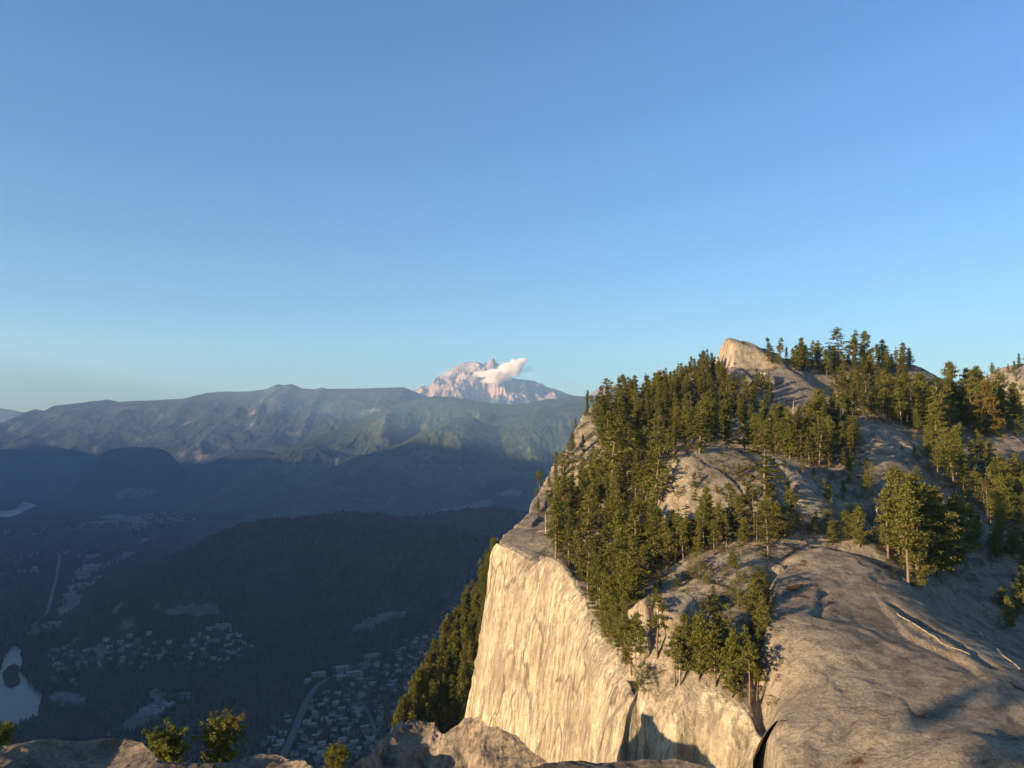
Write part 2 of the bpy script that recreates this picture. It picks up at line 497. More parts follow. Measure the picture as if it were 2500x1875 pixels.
def peak_z(x, y, detail=True):
    z = tps_eval(x, y)
    for g in GROOVES:
        z = z - groove(x, y, *g)
    for g in LEDGES:
        z = z - ledge(x, y, *g)
    # swells, benches and exfoliation shells
    dm = 1 - 0.6 * smooth(26, 36, x) * smooth(150, 138, y)
    z = z + 0.9 * dm * fbm(x * 0.06, y * 0.06, 0, 3, 11) + 0.22 * dm * fbm(x * 0.2, y * 0.2, 0, 4, 5)
    wob = fbm(x * 0.035, y * 0.035, 0, 4, 31)
    for fr, am, th, sd in ((0.30, 0.75, 0.05, 77), (0.75, 0.30, 0.15, 79)):
        am = am * (1 - 0.75 * smooth(24, 34, x) * smooth(160, 145, y))
        st = z * fr + 3.0 * wob * (1 if fr < 0.5 else 1.6)
        f = st - np.floor(st)
        z = z + am * (smooth(0.90, 1.0, f) - f) * smooth(th, th + 0.3, fbm(x * 0.03, y * 0.03, 0, 3, sd) + 0.30)
    if detail:
        z = z + 0.10 * fbm(x * 0.9, y * 0.9, 0, 3, 9)
    s = edge_dist(x, y)
    over = np.maximum(s - 0.0, 0)
    rnd_ = np.where(s > -2.0, ((s + 2.0).clip(0, 4) ** 2) * 0.06, 0)
    north = smooth(203, 216, y)
    slope = 9.0
    b = KNOB[0]
    qx = (x - b[0]) + 1.8 * fbm(x * 0.13, y * 0.13, 0, 3, 91)
    qy = (y - b[1]) + 1.8 * fbm(x * 0.13, y * 0.13, 0, 3, 95)
    prof = np.where(qx < -3.5, smooth(-8.5, -4.5, qx), np.clip(1.0 - (qx + 3.5) / 27.0, 0, 1) ** 0.9)
    fac = np.round(prof * 5 + 0.5 * fbm(x * 0.1, y * 0.1, 0, 2, 97)) / 5
    z = z + 9.5 * (0.75 * prof + 0.25 * fac * (prof > 0)) * smooth(12.5, 6.5, np.abs(qy + 0.15 * qx))
    r2 = np.hypot((x - KNOB[1][0]) / 30.0, (y - KNOB[1][1]) / 17.0)
    z = z + 2.5 * smooth(1.1, 0.55, r2 + 0.12 * fbm(x * 0.1, y * 0.1, 0, 3, 93))
    return z - rnd_ * (0.6 + 0.6 * north) - over * slope - (1 - north) * over.clip(0, 1.2) * 2.5

gx = np.concatenate([np.arange(-45, 5, 0.7), np.arange(5, 90, 0.34), np.arange(90, 262, 0.8)])
gy = np.concatenate([np.arange(62, 150, 0.34), np.arange(150, 215, 0.55), np.arange(215, 430, 0.8)])
GX, GY = np.meshgrid(gx, gy, indexing='ij')
GZ = peak_z(GX, GY)
peak = mesh_obj("granite_peak", np.stack([GX, GY, GZ], -1).reshape(-1, 3), grid_faces(len(gx), len(gy)), M['granite'])
tag(peak, kind='structure')

def ground_at(x, y):
    fx = np.interp(x, gx, np.arange(len(gx))); fy = np.interp(y, gy, np.arange(len(gy)))
    i, j = np.minimum(fx.astype(int), len(gx) - 2), np.minimum(fy.astype(int), len(gy) - 2)
    u, v = fx - i, fy - j
    return GZ[i, j] * (1 - u) * (1 - v) + GZ[i + 1, j] * u * (1 - v) + GZ[i, j + 1] * (1 - u) * v + GZ[i + 1, j + 1] * u * v

def cast(px, py, y0=70.0, y1=420.0):
    """first point of the peak's ground met by the sight line through a photo point"""
    a, b = ray(px, py)
    Y = np.arange(y0, y1, 0.5)
    h = CAMZ + b * Y - ground_at(a * Y, Y)
    k = np.where(h < 0)[0]
    if len(k) == 0:
        return None
    y = Y[k[0]]
    return (a * y, y, float(ground_at(np.array([a * y]), np.array([y]))[0]) - 0.1)

# the west face: a batter of clean granite under the rim
def build_face():
    seg = np.hypot(*(EDGE[1:, :2] - EDGE[:-1, :2]).T)
    L = np.concatenate([[0], np.cumsum(seg)])
    nu = 620
    t = np.linspace(0, L[-1], nu)
    T = np.stack([np.interp(t, L, EDGE[:, k]) for k in range(3)], 1)
    # smoothed outward direction
    Ts = np.stack([np.convolve(np.pad(T[:, k], 30, mode='edge'), np.ones(61) / 61, 'valid') for k in range(2)], 1)
    d = np.gradient(Ts, axis=0)
    n = np.stack([-d[:, 1], d[:, 0]], 1)
    n /= np.linalg.norm(n, axis=1)[:, None]
    # the far corner turns away towards the north
    k = smooth(L[-1] - 9, L[-1], t)
    n = n * (1 - k[:, None]) + k[:, None] * np.array([-0.8, 0.35])
    n /= np.linalg.norm(n, axis=1)[:, None]
    v = np.concatenate([-np.array([2.4, 1.2, 0.5]), np.linspace(0, 70, 330) , np.linspace(72, 190, 50)])
    out = []
    base_in = peak_z(T[:, 0] - n[:, 0] * 2.4, T[:, 1] - n[:, 1] * 2.4, False)
    zr = peak_z(T[:, 0], T[:, 1], False)
    for vv in v:
        if vv < 0:
            p = T[:, :2] + n * vv
            z = peak_z(p[:, 0], p[:, 1], False) - (0.55 if vv < -1 else 0.15)
            out.append(np.stack([p[:, 0], p[:, 1], z], 1))
            continue
        o = 0.25 + vv * 0.165 + 1.1 * (1 - math.exp(-vv / 1.2))
        x, y, z = T[:, 0] + n[:, 0] * o, T[:, 1] + n[:, 1] * o, zr + 0.05 - vv
        flute = 1.2 * fbm(t * 0.11, z * 0.012, 0, 4, 41, ridged=True) + 0.55 * fbm(t * 0.5, z * 0.03, 0, 4, 43)
        blk = 0.55 * fbm(t * 0.07 + z * 0.03, z * 0.05, 0, 3, 47)
        # left-leaning flakes and overlaps
        w = t * 0.9 - z * 0.55 + 6 * fbm(t * 0.05, z * 0.05, 0, 2, 51)
        fl = (w * 0.042) % 1.0
        flake = 1.2 * (fl - smooth(0.93, 1.0, fl)) * smooth(0.0, 0.4, fbm(t * 0.04, z * 0.04, 0, 2, 57) + 0.2)
        fine = 0.30 * fbm(t * 1.3, z * 0.5, 0, 4, 53)
        a = smooth(0, 5, vv)
        off = (flute + blk + flake) * a * 0.75 + fine * min(1, vv / 1.0)
        out.append(np.stack([x + n[:, 0] * off, y + n[:, 1] * off, z + 0.2 * fine], 1))
    V = np.stack(out, 1).reshape(-1, 3)
    o = mesh_obj("cliff_face", V, grid_faces(nu, len(v)), M['cliff'])
    tag(o, kind='structure')
build_face()

# ------------------------------------------------------------------ far materials
def mat_forest(name, c1, c2, rock, sc_=1.0, rockiness=0.0, rock_lo=None):
    t = NT(name)
    v = t.coord((sc_, sc_, sc_))
    n1 = t.noise(v, 0.0016, 6, 0.6, 0.4)
    n2 = t.noise(v, 0.012, 6, 0.65)
    n3 = t.noise(v, 0.06, 4, 0.7)
    c = t.mix(t.ramp(n1, [(0.4, 0.0), (0.6, 1.0)]), c1, c2)
    c = t.mix(1.0, c, t.ramp(n2, [(0.35, 0.6), (0.65, 1.35)]), 'MULTIPLY')
    c = t.mix(1.0, c, t.ramp(n3, [(0.3, 0.6), (0.7, 1.5)]), 'MULTIPLY')
    nz = t.normal_z()
    if rockiness > 0:
        steep = t.math('SUBTRACT', 1.0, t.ramp(nz, [(0.60, 0.0), (0.86, 1.0)]))
        rk = t.math('MULTIPLY', t.ramp(t.noise(v, 0.005, 6, 0.7), [(0.56, 0.0), (0.62, 1.0)]), rockiness)
        c = t.mix(t.math('MULTIPLY', rk, t.math('ADD', steep, 0.25), True), c, rock)
    if rock_lo is not None:
        z = t.math('ADD', t.pos_z(), t.math('MULTIPLY', t.math('SUBTRACT', t.noise(v, 0.003, 5, 0.7), 0.5), rock_lo[2]))
        k = t.ramp(t.math('DIVIDE', t.math('SUBTRACT', z, rock_lo[0]), rock_lo[1] - rock_lo[0]), [(0.0, 0.0), (1.0, 1.0)])
        c = t.mix(k, c, rock)
    n = t.bump(n3, 0.8, 8.0)
    return t.finish(c, 1.0, n, 0.0)

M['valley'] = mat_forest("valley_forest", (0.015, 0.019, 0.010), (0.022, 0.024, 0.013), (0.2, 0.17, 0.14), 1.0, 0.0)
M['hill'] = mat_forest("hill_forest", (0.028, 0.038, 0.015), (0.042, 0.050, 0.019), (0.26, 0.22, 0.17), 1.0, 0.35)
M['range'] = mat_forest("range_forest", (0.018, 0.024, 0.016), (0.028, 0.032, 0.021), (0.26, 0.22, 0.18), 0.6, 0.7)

def mat_volcano():
    t = NT("volcano_rock")
    v = t.coord((0.4, 0.4, 0.4))
    vs = t.coord((1, 1, 0.25))
    n = t.noise(vs, 0.004, 7, 0.65, 0.3)
    n2 = t.noise(v, 0.006, 7, 0.7)
    c = t.mix(t.ramp(n, [(0.38, 0.0), (0.62, 1.0)]), (0.095, 0.074, 0.062), (0.225, 0.165, 0.125))
    c = t.mix(1.0, c, t.ramp(n2, [(0.35, 0.7), (0.65, 1.3)]), 'MULTIPLY')
    z = t.pos_z()
    zz = t.math('ADD', z, t.math('MULTIPLY', t.math('SUBTRACT', t.noise(t.coord(), 0.0025, 6, 0.75), 0.5), 900))
    c = t.mix(t.ramp(t.math('DIVIDE', t.math('SUBTRACT', zz, 2150), 400), [(0.0, 0.0), (1.0, 0.55)]), c, (0.17, 0.17, 0.19))
    snow = t.ramp(t.math('DIVIDE', t.math('SUBTRACT', zz, 2520), 300), [(0.0, 0.0), (0.6, 1.0)])
    snow = t.math('MULTIPLY', snow, t.ramp(t.normal_z(), [(0.55, 0.0), (0.75, 1.0)]))
    c = t.mix(snow, c, (0.75, 0.76, 0.8))
    tree = t.ramp(t.math('DIVIDE', t.math('SUBTRACT', t.math('ADD', z, t.math('MULTIPLY', t.math('SUBTRACT', t.noise(t.coord(), 0.003, 6, 0.7), 0.5), 500)), 1480), 130), [(0.0, 1.0), (1.0, 0.0)])
    c = t.mix(tree, c, (0.05, 0.06, 0.035))
    return t.finish(c, 1.0, t.bump(n2, 0.6, 30), 0.0)
M['volcano'] = mat_volcano()

# ------------------------------------------------------------------ the valley
def blob(x, y, px, Y, top, rx, ry, pw=1.0, rot=0.0, py=1300):
    cx = ray(px, py)[0] * Y
    dx, dy = x - cx, y - Y
    c_, s_ = math.cos(rot), math.sin(rot)
    a, b = (dx * c_ + dy * s_) / rx, (-dx * s_ + dy * c_) / ry
    return top * np.exp(-((a * a + b * b) ** pw))

def valley_z(x, y):
    z = np.zeros(np.broadcast(x, y).shape)
    rough = fbm(x * 0.0016, y * 0.0016, 0, 5, 21)
    h = blob(x, y, 850, 3350, 262, 800, 560, 1.5)
    h = np.maximum(h, blob(x, y, 1130, 4300, 235, 640, 520, 1.2))
    h = np.maximum(h, blob(x, y, 600, 3000, 150, 560, 420, 1.2))
    h = np.maximum(h, blob(x, y, 430, 2650, 95, 300, 220, 1.6))
    z = z + h * (1 + 0.25 * rough)
    far = blob(x, y, 325, 8600, 545, 520, 600, 2.0) * (1 + 0.06 * rough)
    far = np.maximum(far, blob(x, y, 650, 9300, 470, 1000, 700, 1.3) * (1 + 0.2 * rough))
    far = np.maximum(far, blob(x, y, 60, 9700, 560, 1300, 700, 1.3) * (1 + 0.2 * rough))
    far = np.maximum(far, blob(x, y, 480, 9000, 330, 700, 500, 1.3) * (1 + 0.2 * rough))
    far = np.maximum(far, blob(x, y, 1240, 7600, 300, 1500, 900, 1.3) * (1 + 0.3 * rough))
    z = np.maximum(z, far)
    z = z + 14 * fbm(x * 0.003, y * 0.003, 0, 4, 25) * smooth(30, 120, z)
    return z

ys = np.concatenate([np.linspace(-600, 1200, 40), np.exp(np.linspace(math.log(1215), math.log(14500), 620))])
us = np.linspace(-1, 1, 520)
YY, UU = np.meshgrid(ys, us, indexing='ij')
half = 1500 + np.maximum(YY, 0) * 0.95
XX = UU * half - 300
ZZ = valley_z(XX, YY)
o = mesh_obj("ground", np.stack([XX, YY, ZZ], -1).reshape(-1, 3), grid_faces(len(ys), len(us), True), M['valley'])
tag(o, kind='structure')

# ------------------------------------------------------------------ mountains
def mountain(name, pts, mat, front, back, zb=-5.0, amp=0.28, seed=1, freq=1.0, nu=700, nv=160, jag=8.0, prof=1.25, kx=0.0):
    """a ridge through the crest points (column, row, distance) with spurs falling to the valley in front"""
    C = np.array([P(*p) for p in pts])
    s = np.concatenate([[0], np.cumsum(np.hypot(*(C[1:, :2] - C[:-1, :2]).T))])
    t = np.linspace(0, s[-1], nu)
    K = np.stack([np.interp(t, s, C[:, k]) for k in range(3)], 1)
    K[:, 2] += jag * fbm(t * 0.006, 0, 0, 5, seed)
    v = np.concatenate([np.linspace(-1, 0, nv // 4)[:-1], np.linspace(0, 1, nv) ** 1.2])
    out = []
    for vv in v:
        a = abs(vv)
        L = front if vv > 0 else back
        y = K[:, 1] - (L if vv > 0 else -L) * a
        x = K[:, 0] + kx * L * (vv if vv > 0 else 0) + a * 260 * fbm(t * 0.0006, a * 1.5, 0, 3, seed + 5)
        H = K[:, 2] - zb
        f = (1 - a) ** prof
        env = smooth(0.0, 0.25, a) * smooth(1.0, 0.7, a)
        n = fbm(x * 0.0011 * freq, y * 0.0007 * freq, 0, 6, seed + 9, ridged=True, gain=0.42)
        n2 = fbm(x * 0.004 * freq, y * 0.003 * freq, 0, 5, seed + 13)
        z = zb + H * (f + env * amp * n * 0.8 + env * amp * 0.55 * n2)
        z = np.minimum(z, K[:, 2] + (y - K[:, 1]) * 0.0 - 2 * a) if vv != 0 else z
        out.append(np.stack([x, y, z], 1))
    V = np.stack(out, 1).reshape(-1, 3)
    o = mesh_obj(name, V, grid_faces(nu, len(v)), mat)
    tag(o, kind='structure')
    return o

mountain("mountain_range", [(-260,1085,10500),(-120,1060,10800),(0,1035,11300),(50,1011,11600),(85,999,11800),(110,1003,11900),(130,991,12000),(200,983,12100),
    (262,975,12200),(275,977,12200),(290,981,12200),(400,976,12200),(450,973,12200),(480,965,12200),(510,958,12300),(560,956,12300),(600,956,12300),(650,950,12300),
    (668,942,12300),(680,938,12300),(692,941,12300),(713,937,12300),(722,941,12300),(737,949,12300),(770,950,12300),(785,946,12300),(800,949,12400),(850,949,12400),(900,948,12500),(950,946,12500),(985,945,12600),
    (1005,953,12700),(1040,968,12700),(1090,985,12900),(1250,1010,13000)], M['range'], 3900, 1700, amp=0.12, seed=3, freq=0.8, nu=900, jag=6, kx=0.05)
mountain("far_mountain", [(-500,1000,23000),(-250,985,23000),(-80,993,22500),(0,996,22000),(20,999,22000),(45,1004,22000),(80,1009,22000),(130,1020,22000),(300,1040,22000)], M['range'], 3500, 2500, amp=0.2, seed=7, nu=200, nv=60)
mountain("forested_ridge", [(700,1096,9200),(750,1072,9400),(800,1056,9600),(850,1036,9800),(900,1015,10000),(950,992,10200),(1010,977,10300),(1060,967,10400),(1100,969,10400),
    (1150,976,10300),(1200,984,10200),(1260,988,10100),(1330,975,10100),(1400,968,10200),(1450,966,10200),(1520,965,10200),(1700,960,10300)], M['hill'], 2500, 1800, amp=0.17, seed=12, freq=0.9, jag=9, kx=-0.1)
mountain("forested_hill", [(780,1150,7900),(840,1128,8000),(880,1113,8050),(930,1097,8100),(985,1080,8100),(1030,1052,8200),(1070,1033,8200),(1100,1021,8200),(1130,1017,8200),(1160,1020,8200),(1190,1036,8250),(1220,1041,8300),
    (1260,1025,8400),(1310,1002,8500),(1370,990,8600),(1450,975,8700),(1600,960,8800)], M['hill'], 1900, 1500, amp=0.18, seed=19, freq=1.0, jag=9, kx=-0.12)
mountain("volcano_mountain", [(850,1010,18300),(930,975,18500),(1000,955,18700),(1030,947,18800),(1060,940,18900),(1072,925,18900),(1084,912,19000),(1095,904,19000),(1110,896,19000),(1122,890,19000),(1133,885,19000),(1150,883,19000),
    (1160,882,19000),(1170,885,19050),(1178,888,19100),(1184,885,19100),(1190,891,19150),(1194,885,19200),(1198,881,19200),(1202,876,19200),(1207,880,19200),(1214,887,19200),(1225,900,19100),(1240,917,19000),(1252,923,19000),
    (1270,926,19000),(1290,928,19000),(1304,930,19000),(1320,938,19000),(1335,944,19000),(1360,952,19000),(1385,961,19000),(1400,965,19000),(1425,968,19000),(1440,964,19000)],
    M['volcano'], 3000, 2500, zb=900, amp=0.26, seed=27, freq=1.5, nu=900, nv=200, jag=12, prof=1.05)
mountain("rocky_mountain", [(1400,985,16900),(1432,968,17000),(1445,958,17000),(1460,949,17000),(1472,944,17000),(1482,947,17000),(1492,941,17000),(1502,939,17000),(1512,943,17000),(1525,942,17000),(1535,944,17000),(1545,950,17000),(1570,962,17000),(1640,972,17000),(1720,985,17000)],
    M['volcano'], 1100, 2000, zb=700, amp=0.36, seed=33, freq=2.2, nu=300, nv=120, jag=8)

# the range west of the valley, whose crest keeps the low sun off the valley floor
def west_range():
    n, m = 300, 90
    t = np.linspace(-7000, 11500, n)
    cx = -7200 - 0.10 * np.maximum(t, 0) - np.clip(t - 6000, 0, 9000) * 0.35
    hz = np.interp(t, [-7000, -4850, -4000, -3000, -1000, 3300, 4800, 6500, 8500, 11500], [1500, 1560, 1820, 2000, 2050, 1960, 1500, 1230, 900, 500]) + 120 * fbm(t * 0.0007, 0, 0, 5, 61)
    out = []
    for vv in np.linspace(-1, 1, m):
        a = abs(vv)
        x = cx + vv * 2900 * (1 if vv > 0 else 0.8)
        nn = fbm(x * 0.001, t * 0.001, 0, 5, 67, ridged=True)
        z = -5 + hz * ((1 - a) ** 1.15 + 0.22 * smooth(0, 0.3, a) * smooth(1, 0.7, a) * nn)
        out.append(np.stack([x, t, z], 1))
    o = mesh_obj("mountain_range", np.stack(out, 1).reshape(-1, 3), grid_faces(n, m, True), M['range'])
    tag(o, kind='structure')
west_range()

# ------------------------------------------------------------------ haze
def haze():
    x0, x1, y0, y1, z0, z1 = -13500, 9500, -7500, 15400, -12, 2450
    V = [(x, y, z) for x in (x0, x1) for y in (y0, y1) for z in (z0, z1)]
    Fq = [(0, 1, 3, 2), (4, 6, 7, 5), (0, 4, 5, 1), (2, 3, 7, 6), (0, 2, 6, 4), (1, 5, 7, 3)]
    t = NT("haze")
    pv = t.n.new("ShaderNodeVolumePrincipled")
    pv.inputs["Color"].default_value = (0.36, 0.60, 1.0, 1)
    pv.inputs["Absorption Color"].default_value = (1, 1, 1, 1)
    pv.inputs["Density"].default_value = 4.3e-5
    pv.inputs["Anisotropy"].default_value = 0.1
    t.l.new(pv.outputs[0], t.out.inputs["Volume"])
    o = mesh_obj("haze", V, Fq, t.m, False)
    tag(o, "thin blue haze filling the whole valley", "haze", kind='stuff')
haze()

# ------------------------------------------------------------------ steep forested spur below the west face
SPUR_PTS = [  # crest of the spur as seen on its left outline
 (1225,1330,232),(1190,1400,236),(1175,1440,238),(1150,1490,240),(1120,1530,240),(1095,1570,240),(1075,1600,239),(1050,1640,236),
 (1020,1690,230),(1000,1740,222),(975,1790,212),(930,1870,196),(880,1960,178),(800,2130,150)]
SP = np.array([P(*p) for p in SPUR_PTS])
SP[:, 2] -= np.interp(np.arange(len(SP)), [0, 1, 4, 9, 11], [1, 3, 4, 4, 2])

def spur_grid():
    n, m = 260, 170
    s = np.concatenate([[0], np.cumsum(np.linalg.norm(SP[1:] - SP[:-1], axis=1))])
    t = np.linspace(0, s[-1], n)
    K = np.stack([np.interp(t, s, SP[:, k]) for k in range(3)], 1)
    for k in range(3):
        K[:, k] = np.convolve(np.pad(K[:, k], 6, mode='edge'), np.ones(13) / 13, 'valid')
    rows = []
    for vv in np.linspace(-1, 1, m):
        if vv >= 0:      # the flank that faces the camera and the sun, falling to the gully below the wall
            d = vv * 75
            x, y, z = K[:, 0] + d * 0.52, K[:, 1] - d * 0.80, K[:, 2] - d * 0.72 - 0.004 * d * d
        else:            # the far flank
            d = -vv * 90
            x, y, z = K[:, 0] - d * 0.25, K[:, 1] + d * 0.75, K[:, 2] - d * 1.15
        nz = 3.4 * fbm(x * 0.045, y * 0.045, z * 0.045, 5, 81) + 1.0 * fbm(x * 0.3, y * 0.3, z * 0.3, 3, 85)
        k = 0.35 + 0.65 * smooth(0, 0.25, abs(vv))
        rows.append(np.stack([x - nz * k * 0.5, y - nz * k * 0.6, z + nz * k * 0.4], 1))
    return np.stack(rows, 1)
SPG = spur_grid()
spur = mesh_obj("cliff_spur", SPG.reshape(-1, 3), grid_faces(SPG.shape[0], SPG.shape[1]), M['granite'])
tag(spur, kind='structure')

# ------------------------------------------------------------------ the ledge in front of the camera
LEDGE = [  # (column, row, distance) along the rim of the ledge
 (-350,1800,7.2),(-100,1812,7.3),(0,1822,7.4),(60,1812,7.5),(120,1807,7.6),(180,1806,7.8),(250,1804,7.9),(310,1805,7.9),(345,1812,7.7),(365,1824,7.3),
 (385,1845,6.9),(430,1853,6.9),(520,1860,6.9),(570,1852,7.1),(615,1838,7.4),(640,1833,7.4),(680,1838,7.3),(720,1848,7.1),(770,1868,6.6),(860,1878,6.6),(900,1872,7.2)]
def rock_mesh(name, pts, inner, mat, seed, amp, res=(520, 260), drop=6.0, lump=1.0, over=0.15, jagx=0.0):
    C = np.array([P(*p) for p in pts])
    s = np.concatenate([[0], np.cumsum(np.linalg.norm(C[1:] - C[:-1], axis=1))])
    n, m = res
    t = np.linspace(0, s[-1], n)
    K = np.stack([np.interp(t, s, C[:, k]) for k in range(3)], 1)
    w = max(3, n // 90) | 1
    for k in range(3):
        K[:, k] = np.convolve(np.pad(K[:, k], w // 2, mode='edge'), np.ones(w) / w, 'valid')
    rows = []
    for vv in np.concatenate([-np.linspace(1, 0, m // 2) ** 1.5, np.linspace(0, 1, m // 2)[1:] ** 1.6]):
        if vv <= 0:      # towards the camera, on the flat of the rock
            d = -vv * inner[0]
            x, y, z = K[:, 0], K[:, 1] - d, K[:, 2] + inner[1] * d + inner[2] * d * d - 0.03 * (1 - math.exp(-d * 4)) * 0
        else:            # over the edge
            d = vv * drop
            x, y, z = K[:, 0] - 0.1 * d, K[:, 1] + over * d + 0.25 * math.tanh(d * 2), K[:, 2] - d
        rows.append(np.stack([x, y, z], 1))
    G = np.stack(rows, 1)
    q = lump
    x, y, z = G[..., 0], G[..., 1], G[..., 2]
    nz = amp * (0.9 * fbm(x * 1.1 / q, y * 1.1 / q, z * 1.1 / q, 4, seed) + 0.35 * fbm(x * 4 / q, y * 4 / q, z * 4 / q, 5, seed + 4, ridged=True) + 0.12 * fbm(x * 16 / q, y * 16 / q, z * 16 / q, 3, seed + 8))
    st = (z * 2.2 / q + x * 0.5 / q + 0.9 * fbm(x / q, y / q, z / q, 3, seed + 12))
    f = st - np.floor(st)
    nz = nz + amp * 0.5 * (smooth(0.8, 1.0, f) - f) * 0.8
    G[..., 2] += nz * 0.8
    G[..., 1] -= nz * 0.5
    o = mesh_obj(name, G.reshape(-1, 3), grid_faces(G.shape[0], G.shape[1]), mat)
    tag(o, kind='structure')
    return o
rock_mesh("rock_ledge", LEDGE, (6.5, -0.02, 0.012), M['granite_near'], 101, 0.10, drop=7)
rock_mesh("rock_ledge", [(1180,1885,6.3),(1280,1874,6.5),(1330,1866,6.6),(1400,1860,6.7),(1480,1857,6.7),(1560,1858,6.6),(1640,1860,6.5),(1690,1868,6.3),(1760,1885,6.0),(2000,1925,5.8),(2600,1960,5.6)],
          (5.0, -0.02, 0.012), M['granite_near'], 131, 0.08, drop=6)
rock_mesh("rock_outcrop", [(800,1930,16.0),(880,1868,17.0),(920,1838,18.0),(950,1800,19.0),(975,1770,19.5),(1000,1744,20.0),(1020,1753,20.0),(1055,1760,20.0),(1070,1778,19.5),(1085,1786,19.0),
                           (1105,1772,19.0),(1130,1761,19.0),(1165,1756,18.5),(1190,1758,18.0),(1225,1768,17.5),(1262,1786,17.0),(1290,1812,16.5),(1330,1838,16.0),(1358,1858,15.5),(1400,1890,15.0),(1500,1950,14.5)],
          (11.0, -0.28, 0.0), M['granite_near'], 151, 0.42, drop=22, lump=3.0, over=0.2)
rock_mesh("rock_rib", [(760,1960,72),(850,1880,77),(875,1855,80),(905,1835,82),(925,1815,84),(945,1790,86),(960,1768,87),(980,1755,89),(1000,1775,89),(1030,1810,88),(1060,1850,87)],
          (26.0, -0.9, -0.01), M['granite'], 171, 1.0, drop=45, lump=9.0, over=0.3)

# ------------------------------------------------------------------ conifers
def tube(pts, rad, nseg=6):
    pts = np.asarray(pts, float)
    V, Fq = [], []
    d = np.gradient(pts, axis=0)
    d /= np.linalg.norm(d, axis=1)[:, None] + 1e-9
    up = np.array([0.3, 1, 0.1])
    for p, r, t in zip(pts, rad, d):
        a = np.cross(t, up); a /= np.linalg.norm(a) + 1e-9
        b = np.cross(t, a)
        for k in range(nseg):
            an = 2 * math.pi * k / nseg
            V.append(p + r * (a * math.cos(an) + b * math.sin(an)))
    for i in range(len(pts) - 1):
        for k in range(nseg):
            k2 = (k + 1) % nseg
            Fq.append((i * nseg + k, i * nseg + k2, (i + 1) * nseg + k2, (i + 1) * nseg + k))
    return np.array(V), np.array(Fq)

def join(parts):
    V, Fq, n = [], [], 0
    for v, f in parts:
        V.append(v); Fq.append(f + n); n += len(v)
    return np.vstack(V), np.vstack(Fq)

def leaf_cloud(rs, C, per, spread, size, flat, out=None):
    """needle sprays: small quads around each centre of C"""
    n = len(C) * per
    c = np.repeat(C, per, 0) + rs.normal(0, 1, (n, 3)) * np.array(spread)
    nrm = rs.normal(0, 1, (n, 3))
    nrm[:, 2] = np.abs(nrm[:, 2]) + flat
    nrm /= np.linalg.norm(nrm, axis=1)[:, None]
    a = np.cross(nrm, rs.normal(0, 1, (n, 3)))
    a /= np.linalg.norm(a, axis=1)[:, None] + 1e-9
    b = np.cross(nrm, a)
    s = size * rs.uniform(0.55, 1.35, (n, 1))
    w = s * rs.uniform(0.35, 0.8, (n, 1))
    V = np.stack([c - a * s - b * w * 0.4, c + a * s * 0.2 - b * w, c + a * s + b * w * 0.2, c - a * s * 0.1 + b * w], 1).reshape(-1, 3)
    return V, np.arange(len(V)).reshape(-1, 4)

STYLES = {  # crown start, max radius / height, profile, branches, droop, tufts per branch, tuft size
 'pine':  dict(cs=0.22, r=0.19, prof='taper', nb=58, droop=-0.12, tufts=4, per=26, size=0.17, sp=(.26, .26, .13), flat=0.6, gap=0.22),
 'pine2': dict(cs=0.40, r=0.185, prof='taper', nb=42, droop=-0.12, tufts=4, per=26, size=0.17, sp=(.27, .27, .13), flat=0.7, gap=0.30),
 'broad': dict(cs=0.12, r=0.25, prof='taper', nb=84, droop=-0.16, tufts=5, per=24, size=0.18, sp=(.30, .30, .17), flat=0.5, gap=0.15),
 'bushy': dict(cs=0.04, r=0.36, prof='round', nb=70, droop=-0.25, tufts=8, per=12, size=0.14, sp=(.22, .22, .18), flat=0.3, gap=0.05),
 'fir':   dict(cs=0.12, r=0.165, prof='cone', nb=84, droop=0.10, tufts=4, per=22, size=0.18, sp=(.25, .25, .09), flat=1.0, gap=0.16),
 'fir2':  dict(cs=0.30, r=0.15, prof='cone', nb=66, droop=0.06, tufts=4, per=22, size=0.18, sp=(.24, .24, .09), flat=1.0, gap=0.28),
 'layer': dict(cs=0.22, r=0.20, prof='mid', nb=50, droop=0.0, tufts=5, per=20, size=0.18, sp=(.30, .30, .08), flat=1.4, gap=0.34),
 'spire': dict(cs=0.03, r=0.15, prof='cone', nb=130, droop=0.22, tufts=6, per=10, size=0.20, sp=(.24, .24, .15), flat=0.7, gap=0.03),
 'thin':  dict(cs=0.50, r=0.15, prof='round', nb=40, droop=-0.08, tufts=7, per=11, size=0.18, sp=(.24, .24, .16), flat=0.6, gap=0.25),
 'high':  dict(cs=0.80, r=0.11, prof='taper', nb=26, droop=-0.08, tufts=5, per=22, size=0.15, sp=(.22, .22, .14), flat=0.6, gap=0.1),
 'cedar': dict(cs=0.06, r=0.24, prof='cone', nb=120, droop=0.35, tufts=8, per=10, size=0.19, sp=(.26, .26, .2), flat=0.3, gap=0.1),
}

